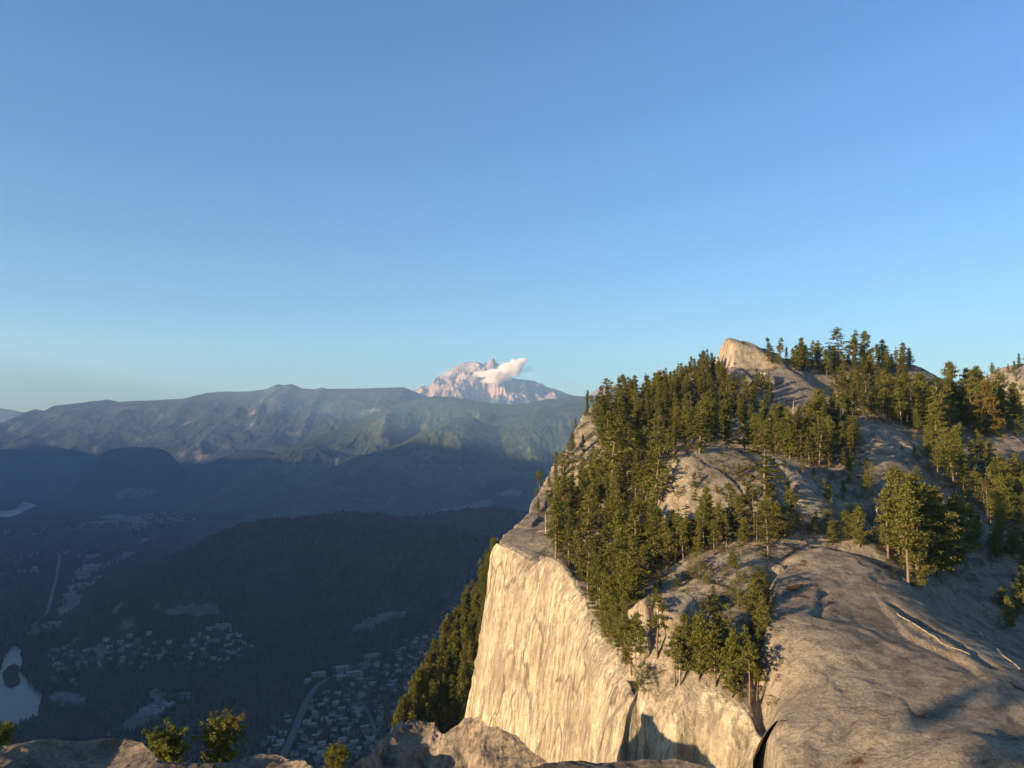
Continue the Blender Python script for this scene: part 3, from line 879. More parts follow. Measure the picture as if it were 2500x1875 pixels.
def make_tree_meshes(style, seed, h=12.0, detail=1.0):
    S = STYLES[style]
    rs = np.random.RandomState(seed)
    bend = rs.normal(0, 0.025, 2) * h
    zz = np.linspace(0, 1, 12)
    wob = np.cumsum(rs.normal(0, 0.006, (12, 2)), 0) * h
    cl = np.stack([bend[0] * zz ** 2 + wob[:, 0] * zz, bend[1] * zz ** 2 + wob[:, 1] * zz, zz * h * 0.97], 1)
    cl[0, 2] = -0.9
    rad = 0.016 * h * (1 - zz) ** 0.85 + 0.02
    wood = [tube(cl, rad, 7)]
    C = []
    nb = int(S['nb'] * detail)
    ph = rs.uniform(0, 6.28)
    gaps = rs.uniform(0, 1, 9)
    for i in range(nb):
        t = (i + rs.uniform(0, 1)) / nb
        if gaps[int(t * 8.999)] < S['gap'] and rs.uniform() < 0.75:
            continue
        zt = S['cs'] + (1 - S['cs']) * t * 0.985
        az = ph + i * 2.4 + rs.uniform(-0.5, 0.5)
        if S['prof'] == 'cone':
            pr = (1 - t) ** 0.75 * (0.75 + 0.25 * min(1, t * 6))
        elif S['prof'] == 'taper':
            pr = min(1, 0.45 + t * 2.2) * (1.02 - t) ** 0.62
        elif S['prof'] == 'mid':
            pr = (0.55 + 0.45 * math.sin(math.pi * min(1, t * 1.1))) * (1 - t ** 4 * 0.7)
        else:
            pr = (1 - abs(2 * t - 0.75) ** 2.6 * 0.6) if t < 0.7 else (1 - ((t - 0.7) / 0.32) ** 2) * 0.95 + 0.08
        L = max(0.25, S['r'] * h * max(pr, 0.05) * rs.choice([rs.uniform(0.3, 0.7), rs.uniform(0.75, 1.0), rs.uniform(0.95, 1.35)]))
        base = np.array([np.interp(zt, zz, cl[:, k]) for k in range(3)])
        base[2] = zt * h * 0.97
        up = -S['droop'] + 0.35 * t + rs.normal(0, 0.12)
        d = np.array([math.cos(az), math.sin(az), up])
        q = np.linspace(0, 1, 4)
        pts = base + d * L * q[:, None]
        pts[:, 2] += -S['droop'] * L * 0.5 * q ** 2
        wood.append(tube(pts, 0.0045 * h * (1 - q * 0.8) * (0.5 + 0.5 * min(1, L)), 3))
        k = max(2, int(S['tufts'] * detail * (0.4 + 0.6 * L / (S['r'] * h))))
        u = rs.uniform(0.38, 1.05, k)
        c = base + d * L * u[:, None]
        side = np.array([-math.sin(az), math.cos(az), 0])
        c = c + side * (rs.normal(0, 0.16, (k, 1)) * L * u[:, None])
        c[:, 2] += -S['droop'] * L * 0.5 * u ** 2
        C.append(c)
    # a few bare twigs under the crown
    for i in range(5):
        zt = rs.uniform(0.15, max(0.2, S['cs']))
        az = rs.uniform(0, 6.28)
        L = rs.uniform(0.3, 0.9) * S['r'] * h
        base = np.array([np.interp(zt, zz, cl[:, k]) for k in range(3)]); base[2] = zt * h * 0.97
        pts = base + np.array([math.cos(az), math.sin(az), -0.1]) * L * np.linspace(0, 1, 3)[:, None]
        wood.append(tube(pts, np.array([0.003, 0.002, 0.001]) * h, 3))
    C = np.vstack(C + [np.array([cl[-1] + [0, 0, 0.02 * h]])])
    sc_ = (h / 12.0)
    # dense core pieces so that the crown shades itself
    V, Fq = leaf_cloud(rs, C, int(S['per'] * detail), np.array(S['sp']) * sc_ ** 0.5, S['size'] * sc_ ** 0.5, S['flat'])
    Vw, Fw = join(wood)
    return (Vw, Fw), (V, Fq)

PROTO = {}
def proto(style, idx, h=12.0, detail=1.0, fol=None):
    key = (style, idx, fol)
    if key not in PROTO:
        w, l = make_tree_meshes(style, hash(style) % 1 + sum(map(ord, style)) * 7 + idx, h, detail)
        fm = M[fol or {'fir': 'fir', 'fir2': 'fir', 'spire': 'fir', 'layer': 'fir', 'cedar': 'cedar'}.get(style, 'pine')]
        a = mesh_obj("trunk", w[0], w[1], M['bark'])
        b = mesh_obj("crown", l[0], l[1], fm, smooth_sh=False)
        sc.collection.objects.unlink(a); sc.collection.objects.unlink(b)
        PROTO[key] = (a, b, h)
    return PROTO[key]

KIND = {'fir': 'fir_tree', 'fir2': 'fir_tree', 'spire': 'spruce_tree', 'layer': 'hemlock_tree', 'cedar': 'cedar_tree'}
KCAT = {'fir_tree': 'fir tree', 'spruce_tree': 'spruce tree', 'pine_tree': 'pine tree', 'hemlock_tree': 'hemlock tree', 'cedar_tree': 'cedar tree'}
n_trees = 0
QUEUE = []
def plant(style, idx, pos, h, *a, **k):
    global n_trees
    n_trees += 1
    QUEUE.append((h / max(abs(pos[1]), 1) if pos[1] > 0 else 1.0, (style, idx, pos, h) + a, k))

def plant_now(style, idx, pos, h, label, group=None, lean=(0, 0), wide=1.0, fol=None, detail=1.0, parts=True, ph=12.0):
    a, b, h0 = proto(style, idx, ph, detail, fol)
    kind = KIND.get(style, 'pine_tree')
    root = empty(kind, pos, (lean[0], lean[1], rnd.uniform(0, 6.28)))
    s = h / h0
    root.scale = (s * wide, s * wide, s)
    for src in (a, b):
        c = src.copy()
        sc.collection.objects.link(c)
        c.parent = root
    tag(root, label, KCAT[kind], group)
    return root

def in_poly(x, y, poly):
    c = False
    j = len(poly) - 1
    for i in range(len(poly)):
        xi, yi = poly[i]; xj, yj = poly[j]
        if (yi > y) != (yj > y) and x < (xj - xi) * (y - yi) / (yj - yi) + xi:
            c = not c
        j = i
    return c

PLACED = []
def sample_zone(poly, n, gap, y0=70.0):
    xs = [p[0] for p in poly]; ys_ = [p[1] for p in poly]
    out, tries = [], 0
    while len(out) < n and tries < n * 60:
        tries += 1
        x, y = rnd.uniform(min(xs), max(xs)), rnd.uniform(min(ys_), max(ys_))
        if not in_poly(x, y, poly):
            continue
        q = cast(x, y, y0)
        if q is None or edge_dist(np.array([q[0]]), np.array([q[1]]))[0] > -0.2:
            continue
        if any((q[0] - p[0]) ** 2 + (q[1] - p[1]) ** 2 < gap * gap for p in PLACED):
            continue
        PLACED.append(q)
        out.append(q)
    return out

ZONES = [
 # polygon of the feet, count, height range, styles, where
 ([(1345,1370),(1348,1290),(1372,1220),(1430,1150),(1470,1120),(1560,1090),(1640,1100),(1650,1150),(1612,1200),(1618,1280),(1640,1300),(1600,1390),(1530,1420),(1480,1440),(1420,1400)], 104, (8.0, 16.0), ['fir','pine','fir2','broad','pine','fir','layer','pine2'],
  ('in', 'the forest behind the cliff top'), 2.3),
 ([(1440,1060),(1500,1030),(1600,1000),(1700,970),(1790,965),(1800,1040),(1740,1110),(1650,1120),(1560,1095),(1470,1115)], 100, (9.5, 14.5), ['fir','fir2','fir','pine','fir','broad'],
  ('in', 'the woods below the summit knob'), 2.5),
 ([(1475,990),(1560,965),(1650,935),(1730,905),(1766,905),(1770,965),(1700,975),(1560,1015),(1480,1020)], 60, (8, 11.5), ['fir','pine','fir','fir2','broad'],
  ('in', 'the skyline trees left of the knob'), 2.6),
 ([(1860,880),(1950,880),(2050,880),(2150,890),(2225,893),(2200,925),(2100,925),(2000,920),(1900,910)], 46, (7, 12.5), ['broad','pine','fir','broad','pine2'],
  ('in', 'the summit row'), 3.2),
 ([(2030,950),(2100,930),(2190,940),(2260,975),(2280,1020),(2190,1035),(2090,1030),(2040,1000)], 60, (9, 13.5), ['pine','fir','layer','broad','fir'],
  ('in', 'the trees under the summit row'), 2.3),
 ([(1775,960),(1870,940),(1890,985),(1860,1020),(1790,1025)], 16, (6, 10), ['fir','pine'],
  ('in', 'the gap between upper slabs'), 2.6),
 ([(1780,1100),(1850,1075),(1960,1045),(2075,1030),(2095,1090),(2085,1140),(1990,1150),(1940,1130),(1840,1116)], 90, (8, 13), ['pine','layer','fir','broad','pine2','fir'],
  ('in', 'the band behind the middle dome'), 1.9),
 ([(2105,1030),(2200,1040),(2290,1080),(2330,1060),(2290,1000),(2150,1005)], 36, (11, 16), ['broad','pine','layer','broad'],
  ('in', 'the group over the pale slab'), 3.0),
 ([(2290,990),(2440,990),(2500,1040),(2480,1080),(2400,1080),(2330,1060)], 24, (11, 16), ['broad','fir','pine','broad'],
  ('in', 'the right shoulder group'), 3.4),
 ([(2270,1110),(2350,1120),(2450,1180),(2520,1210),(2520,1320),(2440,1300),(2360,1240),(2290,1180)], 50, (9, 13.5), ['pine','layer','broad','pine2'],
  ('in', 'the shaded right gully'), 2.8),
 ([(2100,1320),(2200,1330),(2330,1345),(2350,1390),(2300,1430),(2240,1425),(2180,1375),(2110,1360)], 26, (10, 17), ['broad','layer','pine','fir2','broad'],
  ('in', 'the tall clump on the big slab'), 1.9),
 ([(1620,1310),(1700,1300),(1780,1300),(1880,1298),(1930,1305),(1880,1335),(1790,1330),(1720,1355),(1660,1380),(1600,1385)], 34, (5.5, 9), ['pine','pine2','layer','broad','broad'],
  ('in', 'the trees below the middle dome'), 1.8),
 ([(1405,1395),(1500,1420),(1570,1430),(1555,1480),(1525,1540),(1480,1535),(1445,1490)], 38, (6, 11), ['fir','layer','pine','broad','spire'],
  ('in', 'the gully along the cliff edge'), 1.4),
 ([(1470,1540),(1530,1530),(1555,1600),(1575,1640),(1560,1715),(1535,1700),(1505,1610)], 24, (4, 7), ['broad','fir','pine','bushy'],
  ('in', 'the cleft above the pointed fin'), 1.1),
 ([(1640,1690),(1660,1650),(1700,1620),(1790,1610),(1850,1640),(1852,1745),(1800,1728),(1740,1692),(1680,1690)], 32, (5.5, 9), ['broad','pine','pine','broad','thin'],
  ('in', 'the hollow above the rounded buttress'), 1.5),
 ([(1905,1300),(1970,1290),(2100,1305),(2110,1335),(1980,1318),(1900,1325)], 10, (2.5, 5), ['bushy','broad'],
  ('on', 'the lip behind the big slab'), 1.6),
 ([(1845,1440),(1870,1440),(1866,1560),(1850,1600),(1838,1560)], 8, (4, 6.5), ['broad','layer'],
  ('in', 'the long crack'), 1.6),
 ([(1402,1060),(1425,1010),(1480,1000),(1490,1050),(1440,1110),(1405,1110)], 7, (3, 7), ['pine','thin','fir'],
  ('on', 'the bare left shoulder'), 2.2),
 ([(1285,1260),(1305,1215),(1345,1170),(1385,1100),(1405,1110),(1370,1200),(1330,1280)], 9, (3.5, 8), ['fir','pine','thin'],
  ('on', 'the left rim slope'), 2.6),
 ([(1950,1150),(2080,1140),(2260,1060),(2300,1150),(2120,1290),(1980,1290)], 26, (2, 5), ['broad','bushy','pine'],
  ('on', 'the shaded slab right of middle dome'), 3.0),
 ([(1640,1180),(1720,1130),(1850,1125),(1930,1200),(1900,1285),(1700,1290)], 14, (1.8, 4.5), ['broad','pine','layer'],
  ('on', 'the middle dome'), 3.0),
 ([(1540,1440),(1640,1430),(1820,1350),(1840,1450),(1780,1520),(1640,1480)], 14, (1.5, 4), ['bushy','pine','broad'],
  ('on', 'the ledges above the twin pines'), 2.4),
 ([(2330,1290),(2420,1310),(2520,1340),(2520,1400),(2440,1390),(2360,1350)], 16, (6, 10), ['pine','broad','layer'],
  ('on', 'the dark bank behind the slab'), 2.6),
 ([(2430,1480),(2500,1440),(2520,1560),(2480,1570)], 7, (5, 8), ['broad','pine'],
  ('on', 'the shaded bank right of the slab'), 2.4),
]
LOOK = {'pine': 'bushy pine', 'pine2': 'bare-stemmed pine', 'broad': 'rounded pine', 'bushy': 'low round pine', 'fir': 'conical fir', 'fir2': 'bare-stemmed fir',
        'layer': 'layered hemlock', 'spire': 'pointed spruce', 'thin': 'high-crowned pine', 'high': 'high-topped pine', 'cedar': 'golden cedar'}
SINGLE = [  # column and row of the foot, height in photo rows, style, label
 (1604,1617,150,'thin',"slender leaning pine in front of the split boulder, left of the twin pines"),
 (1727,1628,160,'layer',"left and taller of the twin pines beside the split boulder"),
 (1752,1590,125,'pine2',"right one of the twin pines beside the split boulder"),
 (1648,1690,125,'thin',"bare-trunked pine rising from the hollow behind the pointed fin"),
 (1660,1688,110,'thin',"second thin pine in the hollow, beside the bare-trunked one"),
 (1560,1612,110,'broad',"dark bushy pine leaning on the small pale boulder"),
 (1876,1366,140,'layer',"ragged layered hemlock at the head of the long crack"),
 (1856,1500,110,'layer',"hemlock growing out of the long crack beside the big slab"),
 (1842,1560,70,'broad',"dark pine low in the long crack beside the big slab"),
 (2031,1332,58,'broad',"small lone round pine on orange needles behind the big slab"),
 (2098,1345,100,'broad',"bright green broad pine left of the tall clump on the big slab"),
 (2218,1425,210,'pine2',"tallest bare-trunked pine of the clump on the big slab"),
 (2245,1440,120,'broad',"low spreading pine at the front of the clump on the big slab"),
 (2415,1062,138,'cedar',"golden-brown cedar near the right edge below the skyline"),
 (2330,1010,128,'broad',"large round-crowned pine on the right skyline"),
 (2370,1015,110,'broad',"round pine just right of the large one on the right skyline"),
 (2050,905,108,'layer',"tall ragged pine highest on the summit ridge"),
 (2082,905,100,'pine2',"open pine beside the tallest tree of the summit ridge"),
 (2112,890,84,'broad',"dense dark pine right of the tallest trees of the summit ridge"),
 (2222,895,46,'broad',"last dark pine at the right end of the summit ridge"),
 (1396,1140,84,'fir',"narrow fir standing alone on the left rim of the peak"),
 (1375,1185,84,'thin',"ragged pine on the left rim below the lone fir"),
 (1480,1110,150,'fir2',"tall tiered fir in front of the bare rock shoulder on the left"),
 (1518,1120,145,'fir',"second tall fir in front of the bare rock shoulder on the left"),
 (1492,1250,215,'thin',"very tall straight pine with a long bare pale trunk in the slope forest"),
 (1434,978,26,'broad',"tiny round pine perched on the outer left rim"),
 (1468,985,44,'broad',"small pine on the left rim above the bare shoulder"),
 (1482,985,62,'thin',"thin-topped pine on the left rim above the bare shoulder"),
 (1707,1420,66,'bushy',"bushy young pine beside orange needles above the boulder"),
 (1686,1415,40,'bushy',"low shrub-like pine left of the bushy young one"),
 (1608,1410,30,'bushy',"tiny bright pine at the edge of the dark clump"),
 (1827,1152,40,'layer',"stunted pine alone on top of the middle dome"),
 (1868,1256,200,'layer',"tall browning hemlock against the shaded slab right of the middle dome"),
 (1700,1255,52,'thin',"thin crooked pine on the left flank of the middle dome"),
 (1785,1270,90,'thin',"thin pine in front of the bright face of the middle dome"),
 (1655,1230,45,'layer',"small leaning pine on the left edge of the middle dome"),
 (1950,1048,56,'fir',"conical fir at the foot of the bare slab below the summit ridge"),
 (2310,895,12,'broad',"tiny pine alone in the notch of the right skyline"),
 (1308,1228,36,'thin',"small dead-looking pine on the pale slope of the left rim"),
 (2290,1180,90,'pine2',"small-topped pine above the shaded gully right of the pale slab"),
 (1525,1500,120,'thin',"thin broken-topped pine at the cliff edge"),
]
for px, py, hp, st, lab in SINGLE:
    q = cast(px, py)
    if q is None:
        q = P(px, py, 340)
    PLACED.append(q)
    plant(st, 1 + n_trees % 2, q, hp * q[1] / F_PX, lab, wide=1.25 if st in ('layer', 'thin') else 1.1)
ORD = ['first', 'second', 'third', 'fourth', 'fifth', 'sixth', 'seventh', 'eighth', 'ninth', 'tenth', 'eleventh', 'twelfth', 'thirteenth', 'fourteenth', 'fifteenth', 'sixteenth', 'seventeenth', 'eighteenth', 'nineteenth']
for _t, _o in (('twenty', 'twentieth'), ('thirty', 'thirtieth'), ('forty', 'fortieth')):
    ORD += [_o] + [_t + '-' + ORD[_k] for _k in range(9)]
def place_all(items, where):
    """items: (style, idx, pos, h); labels count the look-alikes from the left within bands of the picture"""
    by = {}
    for it in items:
        by.setdefault(it[0], []).append(it)
    for st, L in by.items():
        L.sort(key=lambda it: it[2][0] / it[2][1])
        nb = 1 if len(L) <= 9 else 2 if len(L) <= 18 else 3
        for k, (st_, idx, pos, h) in enumerate(L):
            b = k * nb // len(L)
            kk = k - -(-b * len(L) // nb)
            side = '' if nb == 1 else ([' left part of', ' right part of'] if nb == 2 else [' left of', ' middle of', ' right of'])[b]
            lead = LOOK[st] if len(L) == 1 else ('leftmost ' if kk == 0 else ORD[min(kk, 48)] + ' ') + LOOK[st] + ('' if kk == 0 else ' from left')
            w = where[0] + (side + ' ' if side else ' ') + where[1]
            plant(st, idx, pos, h, lead + ' ' + w, KIND.get(st, 'pine_tree').replace('_', ' ') + "s " + where[0] + ' ' + where[1],
                  lean=(rnd.gauss(0, 0.04), rnd.gauss(0, 0.04)), wide=rnd.uniform(0.9, 1.3))
for poly, n, hr, styles, where, gap in ZONES:
    items = []
    for i, q in enumerate(sample_zone(poly, n, gap)):
        items.append((styles[i % len(styles)], rnd.randint(0, 3), q, 0.97 * rnd.uniform(*hr) * (1 if rnd.random() < 0.75 else 0.62)))
    place_all(items, where)

# trees of the steep spur
m0 = SPG.shape[1]
ns, tries = 0, 0
nrow = SPG.shape[0]
sp_list = []
while ns < 190 and tries < 20000:
    tries += 1
    i, j = rnd.randint(0, nrow - 40), rnd.randint(m0 // 2 - 10, int(m0 * 0.92))
    q = SPG[i, j]
    px = 1250 + q[0] / q[1] * F_PX
    py = 1080 - (q[2] - CAMZ) / q[1] * F_PX
    if px > np.interp(py, [1322, 1770], [1222, 1140]) or py > 1830:
        continue
    if any(np.linalg.norm(q - p) < 1.9 for p in sp_list):
        continue
    sp_list.append(q)
    ns += 1
place_all([(['spire', 'fir', 'spire', 'fir'][k % 4], rnd.randint(0, 3), (q[0], q[1], q[2] - 0.5), rnd.uniform(8, 13.5)) for k, q in enumerate(sp_list)], ('on', 'the steep spur below the cliff'))
print("trees", n_trees)

# ------------------------------------------------------------------ valley floor: water, roads, clearings, town
def vz(x, y):
    return valley_z(np.atleast_1d(np.asarray(x, float)), np.atleast_1d(np.asarray(y, float)))

def floor_pt(px, py):
    a, b = ray(px, py)
    Y = np.exp(np.linspace(math.log(1200), math.log(14000), 1500))
    h = CAMZ + b * Y - vz(a * Y, Y)
    k = np.where(h < 0)[0]
    y = Y[k[0]] if len(k) else 14000
    return a * y, y

def plain(name, col, rough=0.9, var=0.3, sc_=0.02):
    t = NT(name)
    n = t.noise(t.coord(), sc_, 5, 0.65)
    c = t.mix(1.0, col, t.ramp(n, [(0.3, 1 - var), (0.7, 1 + var)]), 'MULTIPLY')
    return t.finish(c, rough, None, 0.3)
M['water'] = plain("river_water", (0.03, 0.04, 0.045), 0.35, 0.1)
M['road'] = plain("road_asphalt", (0.055, 0.055, 0.058))
M['clearing'] = plain("gravel_clearing", (0.080, 0.076, 0.070), 1.0, 0.5, 0.012)
M['field'] = plain("meadow_grass", (0.045, 0.05, 0.032), 1.0, 0.4, 0.008)
M['roof_pale'] = plain("pale_roof", (0.15, 0.155, 0.16))
M['roof_grey'] = plain("grey_roof", (0.065, 0.065, 0.07))
M['roof_brown'] = plain("brown_roof", (0.065, 0.05, 0.042))
M['wall_pale'] = plain("pale_wall", (0.17, 0.165, 0.155))
M['wall_dull'] = plain("dull_wall", (0.075, 0.072, 0.068))
M['window'] = plain("window_glass", (0.03, 0.035, 0.04), 0.2)

TAKEN = []      # plan polygons where no forest grows
def patch(name, pts, mat, lift=2.0, rough=0.0):
    pl = [floor_pt(*p) for p in pts]
    # ragged outline
    out = []
    for (x0, y0), (x1, y1) in zip(pl, pl[1:] + pl[:1]):
        d = math.hypot(x1 - x0, y1 - y0)
        k = max(2, int(d / 25))
        for i in range(k):
            t = i / k
            w = rough * d * 0.07 if i else 0
            out.append((x0 + (x1 - x0) * t + rnd.uniform(-w, w), y0 + (y1 - y0) * t + rnd.uniform(-w, w)))
    TAKEN.append(out)
    cx = sum(p[0] for p in out) / len(out); cy = sum(p[1] for p in out) / len(out)
    V, rings = [], 6
    for r in range(rings + 1):
        for x, y in out:
            V.append((cx + (x - cx) * r / rings, cy + (y - cy) * r / rings))
    V = np.array(V)
    z = vz(V[:, 0], V[:, 1]) + lift
    n = len(out)
    Fq = [(r * n + i, (r + 1) * n + i, (r + 1) * n + (i + 1) % n, r * n + (i + 1) % n) for r in range(rings) for i in range(n)]
    o = mesh_obj(name, np.column_stack([V, z]), Fq, mat)
    tag(o, kind='structure')
def ribbon(name, pts, w, mat, lift=3.0):
    pl = np.array([floor_pt(*p) for p in pts])
    s = np.concatenate([[0], np.cumsum(np.hypot(*(pl[1:] - pl[:-1]).T))])
    t = np.linspace(0, s[-1], max(8, int(s[-1] / 25)))
    K = np.stack([np.interp(t, s, pl[:, k]) for k in (0, 1)], 1)
    for k in (0, 1):
        K[:, k] = np.convolve(np.pad(K[:, k], 2, mode='edge'), np.ones(5) / 5, 'valid')
    d = np.gradient(K, axis=0); d /= np.linalg.norm(d, axis=1)[:, None]
    nr = np.stack([-d[:, 1], d[:, 0]], 1)
    A, B = K + nr * w / 2, K - nr * w / 2
    V = np.stack([A, B], 1).reshape(-1, 2)
    z = vz(V[:, 0], V[:, 1]) + lift
    o = mesh_obj(name, np.column_stack([V, z]), grid_faces(len(K), 2, True), mat)
    tag(o, kind='structure')
    TAKEN.append([tuple(p) for p in (K + nr * (w / 2 + 5))] + [tuple(p) for p in (K - nr * (w / 2 + 5))[::-1]])

patch("river", [(-60,1610),(0,1640),(8,1610),(18,1590),(35,1576),(50,1588),(54,1612),(50,1640),(62,1655),(82,1678),(98,1690),(104,1705),(96,1735),(98,1752),(70,1772),(30,1782),(0,1778),(-80,1780)], M['water'], 2.5)
patch("island", [(5,1650),(18,1634),(35,1625),(48,1632),(44,1648),(50,1670),(30,1682),(12,1678)], M['valley'], 6)
patch("river", [(-80,1268),(0,1262),(22,1264),(45,1256),(62,1246),(90,1236),(80,1230),(58,1226),(56,1232),(66,1238),(40,1245),(20,1251),(0,1254),(-80,1258)], M['water'], 3)
for pts, mt in (([(980,1243),(1000,1233),(1050,1229),(1100,1231),(1150,1236),(1178,1245),(1130,1253),(1060,1254),(1010,1252)], 'clearing'),
                ([(1005,1234),(1030,1222),(1110,1220),(1130,1227),(1080,1231),(1030,1237)], 'clearing'),
                ([(1130,1222),(1200,1218),(1205,1232),(1180,1240),(1130,1232)], 'field'),
                ([(1218,1206),(1245,1196),(1262,1194),(1275,1204),(1268,1212),(1225,1212)], 'clearing'),
                ([(280,1208),(300,1197),(330,1195),(385,1200),(390,1207),(350,1214),(290,1218)], 'clearing'),
                ([(240,1262),(290,1256),(330,1262),(360,1275),(345,1296),(325,1300),(318,1280),(280,1268)], 'clearing'),
                ([(175,1282),(240,1273),(290,1270),(250,1282)], 'clearing'),
                ([(335,1320),(368,1315),(360,1325),(345,1329)], 'clearing'),
                ([(270,1372),(300,1348),(340,1347),(320,1365),(282,1378)], 'field'),
                ([(198,1370),(212,1356),(245,1352),(240,1366),(205,1378)], 'clearing'),
                ([(40,1404),(55,1393),(105,1392),(95,1400),(45,1406)], 'clearing'),
                ([(135,1505),(150,1465),(175,1445),(210,1440),(205,1462),(180,1490),(150,1506)], 'clearing'),
                ([(183,1412),(190,1390),(220,1382),(250,1385),(240,1400),(200,1415)], 'clearing'),
                ([(120,1518),(152,1517),(148,1535),(130,1537)], 'clearing'),
                ([(225,1600),(235,1575),(250,1572),(262,1590),(258,1605),(235,1608)], 'clearing'),
                ([(115,1710),(130,1690),(170,1692),(215,1712),(200,1725),(150,1728),(118,1722)], 'clearing'),
                ([(290,1790),(330,1755),(400,1720),(415,1735),(360,1775),(320,1795)], 'clearing'),
                ([(355,1690),(385,1690),(395,1715),(375,1720)], 'clearing')):
    patch("clearing" if mt == 'clearing' else "meadow", pts, M[mt], 2.0, 1.0)
M['bluff'] = plain("bluff_rock", (0.050, 0.046, 0.042), 1.0, 0.6, 0.03)
for pts in ([(398,1512),(405,1500),(425,1498),(440,1488),(452,1494),(470,1484),(485,1492),(500,1486),(530,1490),(533,1512),(505,1514),(480,1520),(455,1510),(430,1514)],
            [(268,1512),(285,1490),(298,1478),(300,1490),(282,1512)], [(290,1550),(300,1525),(318,1522),(330,1540),(312,1552)], [(375,1500),(382,1482),(392,1488),(386,1504)]):
    patch("rock_bluff", pts, M['bluff'], 15.0, 1.0)
for pts, w in (([(680,1870),(700,1830),(720,1785),(735,1745),(755,1700),(785,1665),(830,1648),(880,1625),(930,1600)], 15),
               ([(240,1815),(300,1775),(350,1735),(385,1712),(420,1700),(470,1690)], 12),
               ([(-20,1570),(40,1545),(90,1528),(118,1495),(128,1450),(138,1410),(146,1360)], 12),
               ([(720,1790),(800,1770),(880,1765),(960,1775)], 8), ([(745,1735),(830,1725),(920,1715),(1000,1712)], 8),
               ([(800,1655),(860,1690),(900,1740),(920,1800)], 8), ([(870,1625),(960,1640),(1020,1640)], 8),
               ([(900,1610),(980,1585),(1060,1560),(1120,1545)], 8), ([(710,1815),(780,1830),(850,1840),(930,1845)], 8)):
    ribbon("road", pts, w, M['road'])

def box(x0, x1, y0, y1, z0, z1):
    V = [(x, y, z) for x in (x0, x1) for y in (y0, y1) for z in (z0, z1)]
    return np.array(V, float), np.array([(0, 1, 3, 2), (4, 6, 7, 5), (0, 4, 5, 1), (1, 5, 7, 3), (2, 3, 7, 6)])
def gable(L, W, h, rise, eave=0.5):
    """roof with two slopes, ridge along x, closed below"""
    a, b = L / 2 + eave, W / 2 + eave
    V = np.array([(-a, -b, h), (a, -b, h), (a, b, h), (-a, b, h), (-a, 0, h + rise), (a, 0, h + rise), (-a, -b, h - .3), (a, -b, h - .3), (a, b, h - .3), (-a, b, h - .3)])
    Fq = np.array([(0, 1, 5, 4), (2, 3, 4, 5), (3, 0, 4, 4), (1, 2, 5, 5), (6, 7, 1, 0), (7, 8, 2, 1), (8, 9, 3, 2), (9, 6, 0, 3)])
    return V, Fq
def clean(Fq):
    return [tuple(dict.fromkeys(f)) for f in Fq]
def poly_obj(name, V, Fq, mat, parent=None):
    me = bpy.data.meshes.new(name)
    me.from_pydata([tuple(v) for v in V], [], clean([tuple(int(i) for i in f) for f in Fq]))
    me.materials.append(mat)
    o = bpy.data.objects.new(name, me)
    sc.collection.objects.link(o)
    if parent is not None: o.parent = parent
    return o
H_PROTO = []
for k, (L, W, h, rise, wm, rm) in enumerate([(14, 9, 5.5, 2.6, 'wall_pale', 'roof_grey'), (17, 10, 6, 2.2, 'wall_dull', 'roof_pale'), (12, 9, 5, 3.0, 'wall_pale', 'roof_brown'),
                                             (20, 11, 4.5, 2.0, 'wall_dull', 'roof_grey'), (15, 10, 6, 2.6, 'wall_pale', 'roof_pale')]):
    w = poly_obj("wall", *join([box(-L / 2, L / 2, -W / 2, W / 2, -3, h - .3), box(-L * .1, L * .28, -W / 2 - 4, -W / 2 + 1, -3, h * .55)]), M[wm])
    r = poly_obj("roof", *gable(L, W, h, rise), M[rm])
    for o_ in (w, r): sc.collection.objects.unlink(o_)
    H_PROTO.append((w, r, ['grey', 'pale', 'brown', 'grey', 'pale'][k], k))
HOUSES = [  # polygon, count, angle, name of the place, spacing
 ([(690,1870),(720,1800),(750,1740),(790,1700),(850,1690),(930,1700),(990,1720),(960,1780),(900,1870)], 88, 0.5, ('in', 'the near town below the rocks'), 24),
 ([(820,1640),(900,1620),(980,1600),(1060,1570),(1090,1590),(1040,1640),(1000,1690),(900,1690),(830,1670)], 62, 0.7, ('in', 'the streets behind the apartment blocks'), 24),
 ([(980,1590),(1020,1560),(1100,1530),(1160,1510),(1150,1545),(1080,1575)], 26, 0.7, ('in', 'the streets next to the wooded spur'), 26),
 ([(640,1850),(660,1790),(700,1750),(715,1770),(680,1850)], 12, 0.3, ('along', 'the left of the main road'), 24),
 ([(215,1590),(260,1565),(330,1555),(400,1570),(440,1590),(400,1620),(300,1640),(240,1640)], 30, 0.2, ('on', 'the wooded bluff left of centre'), 30),
 ([(440,1575),(500,1550),(580,1550),(620,1580),(560,1610),(460,1610)], 22, 0.3, ('on', 'the slope right of the bluff'), 30),
]
def blocked(x, y, m=0):
    for pl in TAKEN:
        if in_poly(x, y, pl): return True
    return False
TAKEN_RIVER_N = len(TAKEN)
hp = []
def add_house(pk, x, y, ang, label, group):
    w, r, nm, k = H_PROTO[pk]
    root = empty("house", (x, y, float(vz(x, y)[0])), (0, 0, ang))
    for src in (w, r):
        c = src.copy(); sc.collection.objects.link(c); c.parent = root
    tag(root, label, "house", group)
